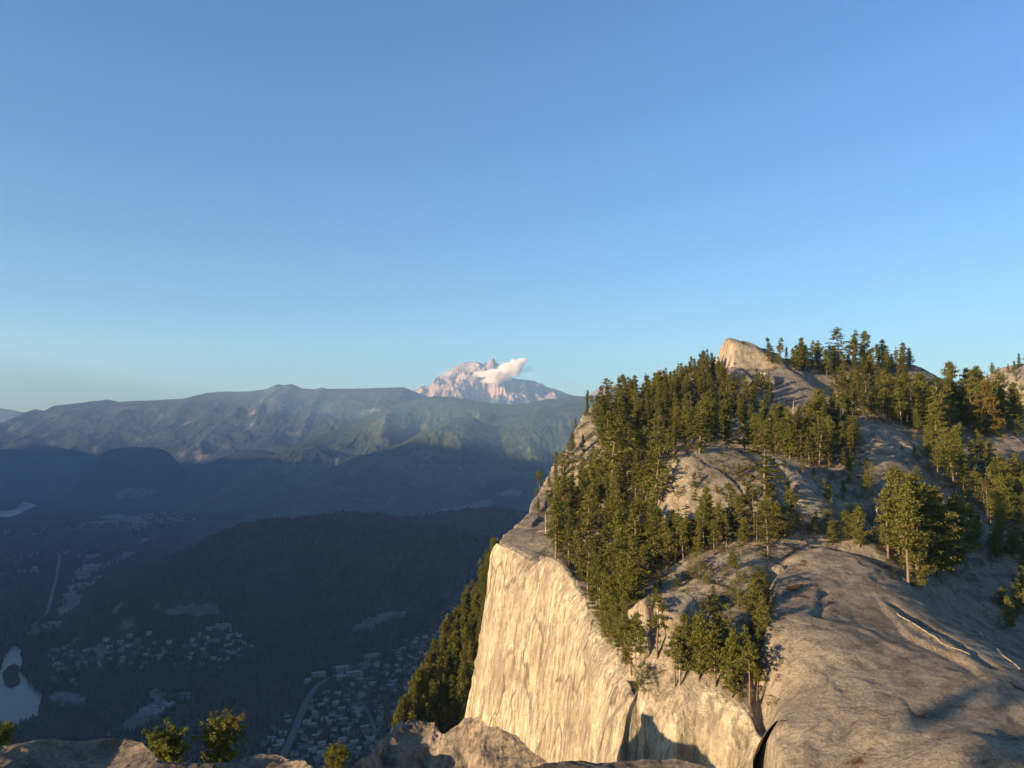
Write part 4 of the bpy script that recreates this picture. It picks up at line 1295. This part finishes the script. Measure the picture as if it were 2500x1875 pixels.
for poly, n, ang, where, gap in HOUSES:
    xs = [p[0] for p in poly]; ys_ = [p[1] for p in poly]
    got, tries = [], 0
    while len(got) < n and tries < n * 40:
        tries += 1
        px, py = rnd.uniform(min(xs), max(xs)), rnd.uniform(min(ys_), max(ys_))
        if not in_poly(px, py, poly): continue
        x, y = floor_pt(px, py)
        # houses sit in rows
        c_, s_ = math.cos(ang), math.sin(ang)
        u, v = x * c_ + y * s_, -x * s_ + y * c_
        v = round(v / 46) * 46 + (15 if rnd.random() < .5 else -9) + rnd.uniform(-1.5, 1.5)
        x, y = u * c_ - v * s_, u * s_ + v * c_
        if blocked(x, y) or any((x - a) ** 2 + (y - b) ** 2 < gap * gap for a, b in hp): continue
        hp.append((x, y)); got.append((x, y))
    by = {}
    for x, y in got: by.setdefault(rnd.randint(0, 4), []).append((x, y))
    for nm in ('grey', 'pale', 'brown'):
        L = sorted([(x / y, x, y, pk) for pk, l in by.items() if H_PROTO[pk][2] == nm for x, y in l])
        nb = max(1, -(-len(L) // 9))
        for k, (_, x, y, pk) in enumerate(L):
            kk = k
            od = 'leftmost ' if kk == 0 else (ORD[kk] + ' ' if kk < 48 else '')
            if kk >= 48:
                lab = nm + "-roofed small house in the right part of " + where[1]
            else:
                lab = od + nm + "-roofed house" + ('' if kk == 0 else ' from left') + ' ' + ' '.join(where)
            add_house(pk, x, y, ang + (math.pi / 2 if rnd.random() < 0.2 else 0) + rnd.gauss(0, 0.05), lab, "houses " + ' '.join(where))

def apartment(px, py, L, W, h, ang, label):
    x, y = floor_pt(px, py)
    root = empty("apartment_building", (x, y, float(vz(x, y)[0])), (0, 0, ang))
    poly_obj("wall", *box(-L / 2, L / 2, -W / 2, W / 2, -3, h), M['wall_pale'], root)
    poly_obj("roof", *box(-L / 2 - .6, L / 2 + .6, -W / 2 - .6, W / 2 + .6, h + .02, h + .9), M['roof_pale'], root)
    for fl in range(3):
        parts = [box(-L / 2 + 1.5 + k * 4.2, -L / 2 + 4.0 + k * 4.2, -W / 2 - .12, -W / 2 + .1, 1.2 + fl * 3.3, 3.0 + fl * 3.3) for k in range(int((L - 2) / 4.2))]
        poly_obj("window_row", *join(parts), M['window'], root)
    tag(root, label, "apartment block", "long pale apartment blocks in the town")
    hp.append((x, y))
    TAKEN.append([(x - 30, y - 14), (x + 30, y - 14), (x + 30, y + 14), (x - 30, y + 14)])
for a in [(777,1652,36,14,10,0.45,"leftmost long pale apartment block beside the main road"), (832,1637,40,14,10,0.5,"upper pale apartment block of the pair behind the main road"),
          (836,1660,26,14,10,0.5,"short pale apartment block in front of the upper block"), (862,1650,36,14,10,0.5,"rightmost long pale apartment block in the row"),
          (752,1668,15,15,9,0.2,"square grey-roofed block where the main road bends"), (908,1605,40,12,8,0.4,"long low building at the back of the town")]:
    apartment(*a)

# distant houses and sheds: too many and too small to tell apart
def far_town():
    parts, rs = [], np.random.RandomState(5)
    spots = []
    for poly, n in (([(930,1440),(1000,1410),(1100,1400),(1175,1395),(1165,1430),(1080,1455),(970,1462)], 120),
                    ([(860,1540),(900,1512),(990,1492),(985,1505),(920,1530),(880,1545)], 60),
                    ([(858,1205),(862,1192),(920,1193),(1000,1206),(960,1212),(880,1211)], 130), ([(1015,1228),(1030,1219),(1090,1220),(1080,1228)], 50),
                    ([(1090,1222),(1100,1207),(1130,1206),(1165,1216),(1150,1222)], 30), ([(1170,1222),(1205,1219),(1200,1226)], 10),
                    ([(1215,1210),(1270,1206),(1260,1214),(1225,1215)], 14), ([(875,1175),(900,1168),(918,1172),(900,1176)], 10),
                    ([(240,1285),(260,1262),(420,1250),(480,1268),(420,1290),(300,1300)], 90), ([(150,1290),(250,1282),(250,1292),(170,1298)], 18),
                    ([(0,1365),(40,1345),(120,1345),(230,1340),(215,1360),(100,1370),(0,1380)], 50), ([(170,1425),(190,1405),(290,1405),(270,1425),(210,1445),(160,1470)], 70),
                    ([(180,1400),(200,1380),(280,1372),(280,1385),(220,1400)], 40), ([(560,1325),(590,1312),(640,1312),(620,1322)], 10), ([(620,1260),(640,1246),(700,1240),(690,1262)], 24),
                    ([(120,1545),(60,1560),(90,1530),(150,1515)], 12), ([(130,1730),(150,1695),(220,1705),(200,1735)], 14), ([(340,1760),(370,1690),(420,1690),(480,1700),(420,1730)], 16),
                    ([(300,1560),(420,1555),(600,1545),(640,1590),(560,1640),(330,1650),(240,1620)], 24), ([(0,1290),(200,1280),(420,1300),(380,1340),(100,1335),(0,1330)], 60), ([(560,1235),(760,1228),(800,1245),(600,1262)], 30), ([(100,1600),(200,1560),(260,1640),(180,1680),(110,1660)], 25), ([(480,1510),(560,1520),(560,1540),(500,1530)], 8), ([(120,1400),(0,1420),(0,1400),(110,1385)], 12)):
        xs = [p[0] for p in poly]; ys_ = [p[1] for p in poly]
        c = 0
        for _ in range(n * 20):
            if c >= n * 1.7: break
            px, py = rs.uniform(min(xs), max(xs)), rs.uniform(min(ys_), max(ys_))
            if in_poly(px, py, poly):
                x, y = floor_pt(px, py)
                if vz(x, y)[0] > 40: continue
                spots.append((x, y)); c += 1
    for x, y in spots:
        L, W, h = rs.uniform(11, 20), rs.uniform(8, 12), rs.uniform(4, 7)
        if rs.rand() < 0.08: L, W = L * 2.2, W * 1.8
        v, f = gable(L, W, h, 2.2)
        v2, f2 = box(-L / 2, L / 2, -W / 2, W / 2, -4, h - .3)
        V, Fq = join([(v, f), (v2, f2)])
        an = 0.4 + rs.choice([0, math.pi / 2]) + rs.normal(0, .15)
        c_, s_ = math.cos(an), math.sin(an)
        k = 1.0 if y < 5000 else 1.25
        V = np.column_stack([x + k * (V[:, 0] * c_ - V[:, 1] * s_), y + k * (V[:, 0] * s_ + V[:, 1] * c_), V[:, 2] * k + vz(x, y)[0]])
        parts.append((V, Fq))
        TAKEN_P.append((x, y))
    V, Fq = join(parts)
    o = poly_obj("distant_houses", V, Fq, plain("distant_roof", (0.085, 0.085, 0.09), 0.9, 0.8, 0.01))
    tag(o, "scattered distant houses and sheds across the dark valley", "distant town", kind='stuff')
TAKEN_P = []
far_town()

# ------------------------------------------------------------------ the valley forest
def bare_faces():
    pass
def forest():
    rs = np.random.RandomState(11)
    n = 90000
    Y = np.exp(rs.uniform(math.log(1350), math.log(6000), n * 2))
    # uniform on the ground within the field of view
    keep = rs.uniform(0, 1, n * 2) < (Y / 3200.0) ** 0.9
    Y = Y[keep][:n]
    X = rs.uniform(-0.70, 0.22, len(Y)) * Y
    den = fbm(X * 0.004, Y * 0.004, 0, 4, 71)
    ok = den > -0.42
    X, Y = X[ok], Y[ok]
    # clearings, water and streets stay open
    mask = np.ones(len(X), bool)
    for pl in TAKEN:
        a = np.array(pl)
        bb = (X > a[:, 0].min()) & (X < a[:, 0].max()) & (Y > a[:, 1].min()) & (Y < a[:, 1].max()) & mask
        idx = np.where(bb)[0]
        for i in idx:
            if in_poly(X[i], Y[i], pl): mask[i] = False
    occ = np.array(hp + TAKEN_P)
    cell = {}
    for x, y in occ: cell.setdefault((int(x // 16), int(y // 16)), []).append((x, y))
    idx = np.where(mask)[0]
    for i in idx:
        cx, cy = int(X[i] // 16), int(Y[i] // 16)
        for a in (-1, 0, 1):
            for b in (-1, 0, 1):
                for (hx, hy) in cell.get((cx + a, cy + b), ()):
                    if abs(hx - X[i]) < 12 and -20 < Y[i] - hy < 9: mask[i] = False
    # thin the trees inside the town
    town = np.zeros(len(X), bool)
    tp = np.array(hp)
    for i in range(0, len(X), 4000):
        d = ((X[i:i + 4000, None] - tp[None, :, 0]) ** 2 + (Y[i:i + 4000, None] - tp[None, :, 1]) ** 2).min(1)
        town[i:i + 4000] = d < 34 ** 2
    mask &= ~(town & (rs.uniform(0, 1, len(X)) < 0.35))
    X, Y = X[mask], Y[mask]
    Z = valley_z(X, Y)
    n = len(X)
    Hh = rs.uniform(11, 24, n) * np.where(Y > 3500, 1.15, 1) * np.where(rs.uniform(0, 1, n) < .3, .6, 1)
    Rr = Hh * rs.uniform(0.18, 0.34, n)
    round_ = rs.uniform(0, 1, n) < 0.35
    k = 5
    an = rs.uniform(0, 6.28, n)
    V = np.zeros((n, 2 * k + 1, 3))
    for j in range(k):
        a = an + 2 * math.pi * j / k
        jr = rs.uniform(0.75, 1.25, n)
        V[:, j] = np.stack([X + Rr * jr * np.cos(a), Y + Rr * jr * np.sin(a), Z + Hh * 0.12], 1)
        r2 = Rr * np.where(round_, 0.95, 0.55) * rs.uniform(0.75, 1.25, n)
        V[:, k + j] = np.stack([X + r2 * np.cos(a + .6), Y + r2 * np.sin(a + .6), Z + Hh * 0.58], 1)
    V[:, 2 * k] = np.stack([X, Y, Z + Hh], 1)
    f = []
    for j in range(k):
        j2 = (j + 1) % k
        f += [(j, j2, k + j), (j2, k + j2, k + j), (k + j, k + j2, 2 * k)]
    f = np.array(f)
    Fq = (np.arange(n)[:, None, None] * (2 * k + 1) + f[None]).reshape(-1, 3)
    t = NT("distant_forest")
    v = t.coord()
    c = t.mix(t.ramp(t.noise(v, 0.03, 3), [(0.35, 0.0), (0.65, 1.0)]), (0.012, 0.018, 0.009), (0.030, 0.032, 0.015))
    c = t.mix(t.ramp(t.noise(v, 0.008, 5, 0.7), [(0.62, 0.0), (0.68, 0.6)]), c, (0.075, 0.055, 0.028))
    m = t.finish(c, 1.0, None, 0.0)
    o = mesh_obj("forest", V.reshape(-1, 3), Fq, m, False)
    tag(o, "dark conifer forest covering the shaded valley and hills", "forest", kind='stuff')
    print("valley trees", n)
forest()

# ------------------------------------------------------------------ clouds
def cloud(name, centre, puffs, dens, label, col=(1.0, 0.94, 0.88), nscale=0.0042):
    pu = np.array(puffs, float)
    c = np.array(centre)
    lo = (pu[:, :3] - pu[:, 3:4] * 1.5).min(0) ; hi = (pu[:, :3] + pu[:, 3:4] * 1.5).max(0)
    V, Fq = box(lo[0], hi[0], lo[1], hi[1], lo[2], hi[2])
    Fq = np.vstack([Fq, [(0, 2, 6, 4)]])
    t = NT("cloud_vapour")
    g = t.n.new("ShaderNodeTexCoord")
    nz = t.n.new("ShaderNodeTexNoise"); nz.inputs["Scale"].default_value = nscale; nz.inputs["Detail"].default_value = 6; nz.inputs["Roughness"].default_value = 0.62
    t.l.new(g.outputs["Object"], nz.inputs["Vector"])
    fld = None
    for x, y, z, r, sx, sz in pu:
        mp = t.n.new("ShaderNodeMapping"); mp.vector_type = 'POINT'
        mp.inputs["Location"].default_value = (-x / (r * sx), -y / (r * 1.4), -z / (r * sz))
        mp.inputs["Scale"].default_value = (1 / (r * sx), 1 / (r * 1.4), 1 / (r * sz))
        t.l.new(g.outputs["Object"], mp.inputs[0])
        ln = t.n.new("ShaderNodeVectorMath"); ln.operation = 'LENGTH'
        t.l.new(mp.outputs[0], ln.inputs[0])
        e = t.math('SUBTRACT', 1.0, ln.outputs["Value"])
        fld = e if fld is None else t.math('MAXIMUM', fld, e)
    f = t.math('ADD', fld, t.math('MULTIPLY', t.math('SUBTRACT', nz.outputs["Fac"], 0.5), 2.1))
    d = t.math('MULTIPLY', t.math('SMOOTH_MAX' if False else 'MAXIMUM', t.math('SUBTRACT', f, 0.12), 0.0), dens)
    d = t.math('MINIMUM', d, dens * 0.4)
    pv = t.n.new("ShaderNodeVolumePrincipled")
    pv.inputs["Color"].default_value = (*col, 1)
    pv.inputs["Anisotropy"].default_value = 0.3
    t.l.new(d, pv.inputs["Density"])
    t.l.new(pv.outputs[0], t.out.inputs["Volume"])
    o = mesh_obj(name, V, Fq, t.m, False)
    o.location = centre
    tag(o, label, "cloud")
cp = P(1225, 905, 17400)
def rel(px, py, Y=17400):
    q = P(px, py, Y); return (q[0] - cp[0], q[1] - cp[1], q[2] - cp[2])
cloud("cloud", cp, [(*rel(1212, 915), 270, 1.6, 0.6), (*rel(1186, 914), 190, 1.6, 0.55), (*rel(1242, 903), 250, 1.35, 0.75), (*rel(1260, 890), 165, 1.1, 1.0), (*rel(1200, 929), 170, 1.6, 0.6), (*rel(1273, 880), 110, 1.3, 0.7)], 0.06,
      "bright cream cloud hanging across the volcano's peak")
cloud("cloud", P(1288, 902, 17600), [(-20, 0, 0, 130, 1.7, 0.7), (110, 0, -20, 70, 2.0, 0.6)], 0.006, "faint grey wisp of cloud right of the bright cloud", (0.8, 0.8, 0.86))
cloud("cloud", P(1092, 915, 17500), [(0, 0, 0, 150, 1.7, 0.8)], 0.005, "faint veil of cloud on the volcano's left shoulder", (0.9, 0.88, 0.9))
cloud("cloud", P(1393, 934, 17600), [(0, 0, 0, 90, 2.4, 0.35)], 0.009, "tiny grey cloud low in the gap right of the volcano", (0.6, 0.64, 0.75))

# ------------------------------------------------------------------ small pines close to the camera, on a shelf below the ledge
def shelf():
    x = np.linspace(-16, -4, 160); y = np.linspace(20, 32, 160)
    X, Y = np.meshgrid(x, y, indexing='ij')
    Z = CAMZ - 14.8 + 0.5 * fbm(X * 0.4, Y * 0.4, 0, 5, 201) - 0.9 * np.maximum(Y - 30, 0)
    o = mesh_obj("rock_ledge", np.stack([X, Y, Z], -1).reshape(-1, 3), grid_faces(160, 160), M['granite_near'])
    tag(o, kind='structure')
shelf()
def near_pine(px, ptop, pbot, Y, wide_px, label, seed, lean=(0, 0)):
    top = P(px, ptop, Y); bot = P(px, pbot, Y)
    zb = CAMZ - 14.9 if Y > 20 else bot[2] - 1.0
    h = top[2] - zb
    vis = (top[2] - bot[2]) / h
    S = dict(STYLES['bushy']); S.update(r=wide_px * Y / F_PX / 2 / h * 0.95, nb=90, tufts=5, per=40, size=0.045, sp=(.065, .065, .055), cs=1 - vis * 0.95, flat=0.2, droop=-0.35)
    STYLES['near' + str(seed)] = S
    KIND['near' + str(seed)] = 'pine_tree'
    plant('near' + str(seed), 0, (bot[0], bot[1], zb), h, label, "small pines beyond the ledge", lean=lean, ph=h)
near_pine(424, 1784, 1866, 27, 84, "left and rounder of the two small pines behind the ledge", 1)
near_pine(528, 1757, 1866, 28, 100, "right and taller of the two small pines behind the ledge", 3)
near_pine(822, 1826, 1900, 33, 58, "small pointed pine alone in the gap between the foreground rocks", 4)
near_pine(-8, 1785, 1880, 18, 60, "dark green pine tip cut by the left edge of the photo", 5)

# ------------------------------------------------------------------ the summit behind and left of the camera, whose trees shade the lower slabs
def first_peak():
    n, m = 160, 120
    x = np.linspace(-150, 60, n); y = np.linspace(-150, 12, m)
    X, Y = np.meshgrid(x, y, indexing='ij')
    Z = CAMZ - 1.7 + 1.5 * fbm(X * 0.03, Y * 0.03, 0, 4, 211)
    # falls away to the valley on the north-west
    d = (Y - (-9 + 0.10 * X)) * 0.9
    Z = Z - np.where(d > 0, d * 2.2, 0) - 10.0 * smooth(10, 60, -X) - np.maximum(-X - 135, 0) * 2 - np.maximum(Y - 2.0, 0) * 1.4
    k = smooth(3.0, 9.0, np.hypot(X * 0.55, Y - 1.0))
    Z = Z - 0.35 * k
    o = mesh_obj("summit_rock", np.stack([X, Y, Z], -1).reshape(-1, 3), grid_faces(n, m), M['granite'])
    tag(o, kind='structure')
    return X, Y, Z
first_peak()

# pines of that summit, standing where the photograph's shadows on the lower slabs come from
for k, (px, py, t, h, st) in enumerate([(2285,1800,205,9,'high'),(2160,1850,206,7,'high'),(2415,1815,204,8,'high'),(2440,1845,200,8,'thin'),(2350,1865,202,8,'high')]):
    q = cast(px, py)
    if q is None: continue
    c = Vector(q) + SDIR * t
    g = CAMZ - 1.7 - 10.0 + 1.5 * float(fbm(np.array([c.x * 0.03]), np.array([c.y * 0.03]), 0, 4, 211)[0])
    h = max(4.0, (c.z - g) / 0.66)
    pos = (c.x, c.y, g)
    plant(st, k % 3, pos, h, "%s pine of the camera's own summit, %s along the rim" % (LOOK[st].replace(' pine', ''), ORD[k]), "pines of the camera's own summit", wide=0.85)
# the next summit, far right
o = mountain("rocky_hill", [(2250,1010,560),(2330,965,560),(2385,935,560),(2410,915,560),(2440,897,560),(2480,888,560),(2540,880,560),(2700,880,560),(2900,900,560)], M['granite'], 190, 160, zb=540, amp=0.12, seed=44, freq=12, nu=160, nv=60, jag=1.5)
vs = np.empty(len(o.data.vertices) * 3, dtype=np.float32)
o.data.vertices.foreach_get("co", vs); vs = vs.reshape(-1, 3)
sel = vs[(vs[:, 0] / vs[:, 1] < 0.70) & (vs[:, 1] < 568) & (vs[:, 1] > 485) & (vs[:, 0] / vs[:, 1] > 0.53)]
L = []
for q in sel[np.random.RandomState(4).permutation(len(sel))]:
    if len(L) >= 120: break
    if any((q[0] - a[0]) ** 2 + (q[1] - a[1]) ** 2 < 14 for a in L): continue
    L.append(tuple(float(c) for c in q))
place_all([(['broad', 'pine', 'fir'][k % 3], k % 4, q, rnd.uniform(5, 8.5)) for k, q in enumerate(L)], ('on', 'the far summit at the right edge'))

# ------------------------------------------------------------------ boulders, dead trees, brush
def boulder(px, py, hp, wp, label, seed, mat='granite', pointed=0.0):
    q = cast(px, py)
    if q is None: return
    k = q[1] / F_PX
    h, w = hp * k, wp * k
    nu, nv = 48, 30
    th = np.linspace(0, 2 * math.pi, nu + 1)[None, :]; ph = np.linspace(0.0, math.pi, nv)[:, None]
    x, y, z = np.sin(ph) * np.cos(th), np.sin(ph) * np.sin(th), np.cos(ph) + 0 * th
    # planes cut the lump into facets
    rs = np.random.RandomState(seed)
    r = np.ones_like(x)
    for _ in range(11):
        n = rs.normal(0, 1, 3); n /= np.linalg.norm(n)
        d = x * n[0] + y * n[1] + z * n[2]
        c = rs.uniform(0.62, 0.85)
        r = np.minimum(r, np.where(d > 0.05, c / np.maximum(d, 0.05), 9))
    r = r + 0.05 * fbm(x * 3 + seed, y * 3, z * 3, 4, seed)
    tp = 1 - pointed * np.clip(z * r, 0, 1)
    V = np.stack([x * r * w / 2 * tp * 1.15, y * r * w / 2 * tp * 1.15, z * r * h * 0.95], -1).reshape(-1, 3)
    i = np.arange(nv - 1)[:, None] * (nu + 1) + np.arange(nu)[None, :]
    i = i.ravel()
    o = mesh_obj("boulder", V, np.stack([i, i + nu + 1, i + nu + 2, i + 1], 1), M[mat])
    o.location = (q[0], q[1], q[2] + h * 0.12)
    tag(o, label, "boulder")
boulder(1566, 1598, 66, 50, "small pale upright boulder left of the twin pines", 5, 'cliff', 0.4)
boulder(1465, 1232, 30, 60, "pale boulder poking out of the slope forest", 9)
boulder(1585, 1515, 60, 90, "left block of the split boulder under the cliff-top woods", 12)
boulder(1655, 1520, 70, 110, "right block of the split boulder behind the twin pines", 14)
boulder(1575, 1285, 34, 50, "rock half hidden by trees left of the middle dome", 17)
boulder(1392, 1300, 16, 40, "low rock lump at the edge of the cliff-top woods", 19)
boulder(1838, 1480, 10, 18, "small round stone beside the long crack", 21)
boulder(1905, 1395, 14, 36, "low stone on the crest of the big slab", 23)
boulder(1800, 930, 30, 70, "broken block on the flank of the summit knob", 25)
boulder(1870, 935, 26, 50, "cracked block right below the summit knob", 27)
boulder(2200, 1290, 26, 60, "rock step behind the tall clump", 29)

def snag(px, py, hp, label, seed, lean=0.05, fallen=False):
    q = cast(px, py)
    if q is None: return
    h = hp * q[1] / F_PX
    rs = np.random.RandomState(seed)
    zz = np.linspace(0, 1, 9)
    P_ = np.stack([zz * h * lean + np.cumsum(rs.normal(0, 0.004, 9)) * h, np.cumsum(rs.normal(0, 0.004, 9)) * h, zz * h], 1)
    if fallen:
        P_ = np.stack([zz * h, 0.1 * zz * h, 0.25 + 0.10 * zz * h], 1)
    P_[0, 2] -= 0.3
    parts = [tube(P_, 0.014 * h * (1 - zz * 0.8) + 0.04, 7)]
    root = empty("dead_tree", q)
    tr = mesh_obj("trunk", *join(parts), M['deadwood'], parent=root)
    br = []
    for k in range(14):
        t = rs.uniform(0.25, 0.97)
        b = np.array([np.interp(t, zz, P_[:, c]) for c in range(3)])
        az = rs.uniform(0, 6.28); L = h * rs.uniform(0.04, 0.12)
        br.append(tube(b + np.array([math.cos(az), math.sin(az), rs.uniform(-0.2, 0.4)]) * L * np.linspace(0, 1, 3)[:, None], np.array([0.03, 0.022, 0.01]), 3))
    mesh_obj("branch_stubs", *join(br), M['deadwood'], parent=root)
    tag(root, label, "dead tree")
snag(2300, 1042, 98, "tall bare pale dead trunk leaning left near the right edge", 3, -0.11)
snag(1332, 1305, 52, "thin dead tree on the pale slope of the left rim", 4, 0.02)
snag(1308, 1300, 60, "bare fallen trunk lying across the left rim slope", 5, fallen=True)
snag(1786, 1012, 36, "leaning dead trunk at the end of the upper slab", 6, -0.35)
snag(1935, 1012, 34, "dead stub on the upper bare slab", 7, 0.1)
snag(2238, 1410, 120, "bare pale dead stem inside the clump on the big slab", 8, 0.03)
snag(1660, 1690, 110, "pale dead stem in the hollow above the buttress", 9, 0.02)
snag(1600, 960, 70, "dead spike on the skyline left of the knob", 10, 0.05)
snag(1545, 1000, 55, "dead twiggy top at the left end of the skyline woods", 11, -0.05)
snag(2140, 1290, 70, "grey dead tree beside the shaded slab", 12, 0.08)

def brush():
    protos = [make_tree_meshes('bushy', 500 + k, 1.6, 0.45)[1] for k in range(5)]
    VV, FF, n = [], [], 0
    rs = np.random.RandomState(8)
    for p in PLACED:
        for _ in range(4):
            x, y = p[0] + rs.normal(0, 2.0), p[1] + rs.normal(0, 2.0)
            if edge_dist(np.array([x]), np.array([y]))[0] > -0.3: continue
            z = float(ground_at(np.array([x]), np.array([y]))[0])
            v, f = protos[rs.randint(5)]
            s_ = rs.uniform(0.35, 1.0); a = rs.uniform(0, 6.28)
            VV.append(np.column_stack([(v[:, 0] * math.cos(a) - v[:, 1] * math.sin(a)) * s_ * 1.3 + x, (v[:, 0] * math.sin(a) + v[:, 1] * math.cos(a)) * s_ * 1.3 + y, v[:, 2] * s_ + z - 0.1]))
            FF.append(f + n); n += len(v)
    o = mesh_obj("undergrowth", np.vstack(VV), np.vstack(FF), mat_foliage("brush_leaves", (0.085, 0.085, 0.025), (0.05, 0.058, 0.018), (0.11, 0.075, 0.03)), False)
    tag(o, "low brush and seedlings around the feet of the trees", "undergrowth", kind='stuff')
brush()

def vein(pts, w, lift=0.10):
    Q = np.array([cast(*p) for p in pts])
    s = np.concatenate([[0], np.cumsum(np.hypot(*(Q[1:, :2] - Q[:-1, :2]).T))])
    t = np.linspace(0, s[-1], 160)
    K = np.stack([np.interp(t, s, Q[:, k]) for k in (0, 1)], 1)
    K += 0.35 * np.stack([fbm(t * 0.2, 0, 0, 3, 401), fbm(t * 0.2, 3, 0, 3, 402)], 1)
    d = np.gradient(K, axis=0); d /= np.linalg.norm(d, axis=1)[:, None]
    nr = np.stack([-d[:, 1], d[:, 0]], 1)
    ww = w * (0.55 + 0.6 * fbm(t * 0.25, 7, 0, 4, 403)) * np.sin(np.linspace(0.05, math.pi - 0.05, 160)) ** 0.4
    rows = [K + nr * (ww * a)[:, None] for a in (-0.5, -0.25, 0, 0.25, 0.5)]
    V = np.stack(rows, 1).reshape(-1, 2)
    z = ground_at(V[:, 0], V[:, 1]) + lift * np.tile([0.0, 1, 1.2, 1, 0.0], 160)
    o = mesh_obj("rock_vein", np.column_stack([V, z]), grid_faces(160, 5, True), M['cliff'])
    tag(o, kind='structure')
vein([(2270,1425),(2310,1465),(2350,1510),(2400,1560),(2450,1600),(2495,1640)], 0.9)
vein([(2190,1500),(2230,1530),(2280,1560),(2320,1590),(2365,1600)], 0.35)

# ------------------------------------------------------------------ set every tree out: up to 300 of a kind stand alone, the smallest in view are one mass
def settle():
    kinds = {}
    for sz, a, k in sorted(QUEUE, key=lambda e: -e[0]):
        kinds.setdefault(KIND.get(a[0], 'pine_tree'), []).append((a, k))
    rest = []
    for kd, L in kinds.items():
        for a, k in L[:298]:
            plant_now(*a, **k)
        rest += L[298:]
        print(kd, len(L))
    if not rest: return
    VL, FL, VT, FT, nl, nt = [], [], [], [], 0, 0
    for a, k in rest:
        w, l, h0 = proto(a[0], a[1], k.get('ph', 12.0), 1.0)
        for src, VV, FF, isl in ((w, VT, FT, 0), (l, VL, FL, 1)):
            me = src.data
            v = np.empty(len(me.vertices) * 3, dtype=np.float32); me.vertices.foreach_get("co", v); v = v.reshape(-1, 3)
            f = np.empty(len(me.polygons) * 4, dtype=np.int32); me.loops.foreach_get("vertex_index", f); f = f.reshape(-1, 4)
            s_ = a[3] / h0; an = rnd.uniform(0, 6.28); wd = k.get('wide', 1)
            c_, q_ = math.cos(an) * s_ * wd, math.sin(an) * s_ * wd
            VV.append(np.column_stack([v[:, 0] * c_ - v[:, 1] * q_ + a[2][0], v[:, 0] * q_ + v[:, 1] * c_ + a[2][1], v[:, 2] * s_ + a[2][2]]))
            off = nl if isl else nt
            FF.append(f + off)
            if isl: nl += len(v)
            else: nt += len(v)
    V = np.vstack(VL + VT); Fq = np.vstack(FL + [f + nl for f in FT])
    mi = np.concatenate([np.zeros(sum(map(len, FL))), np.ones(sum(map(len, FT)))])
    o = mesh_obj("forest", V, Fq, [M['pine'], M['bark']], False, mat_idx=mi)
    tag(o, "smallest far trees filling the woods of the peak and the far summit", "woods", kind='stuff')
settle()
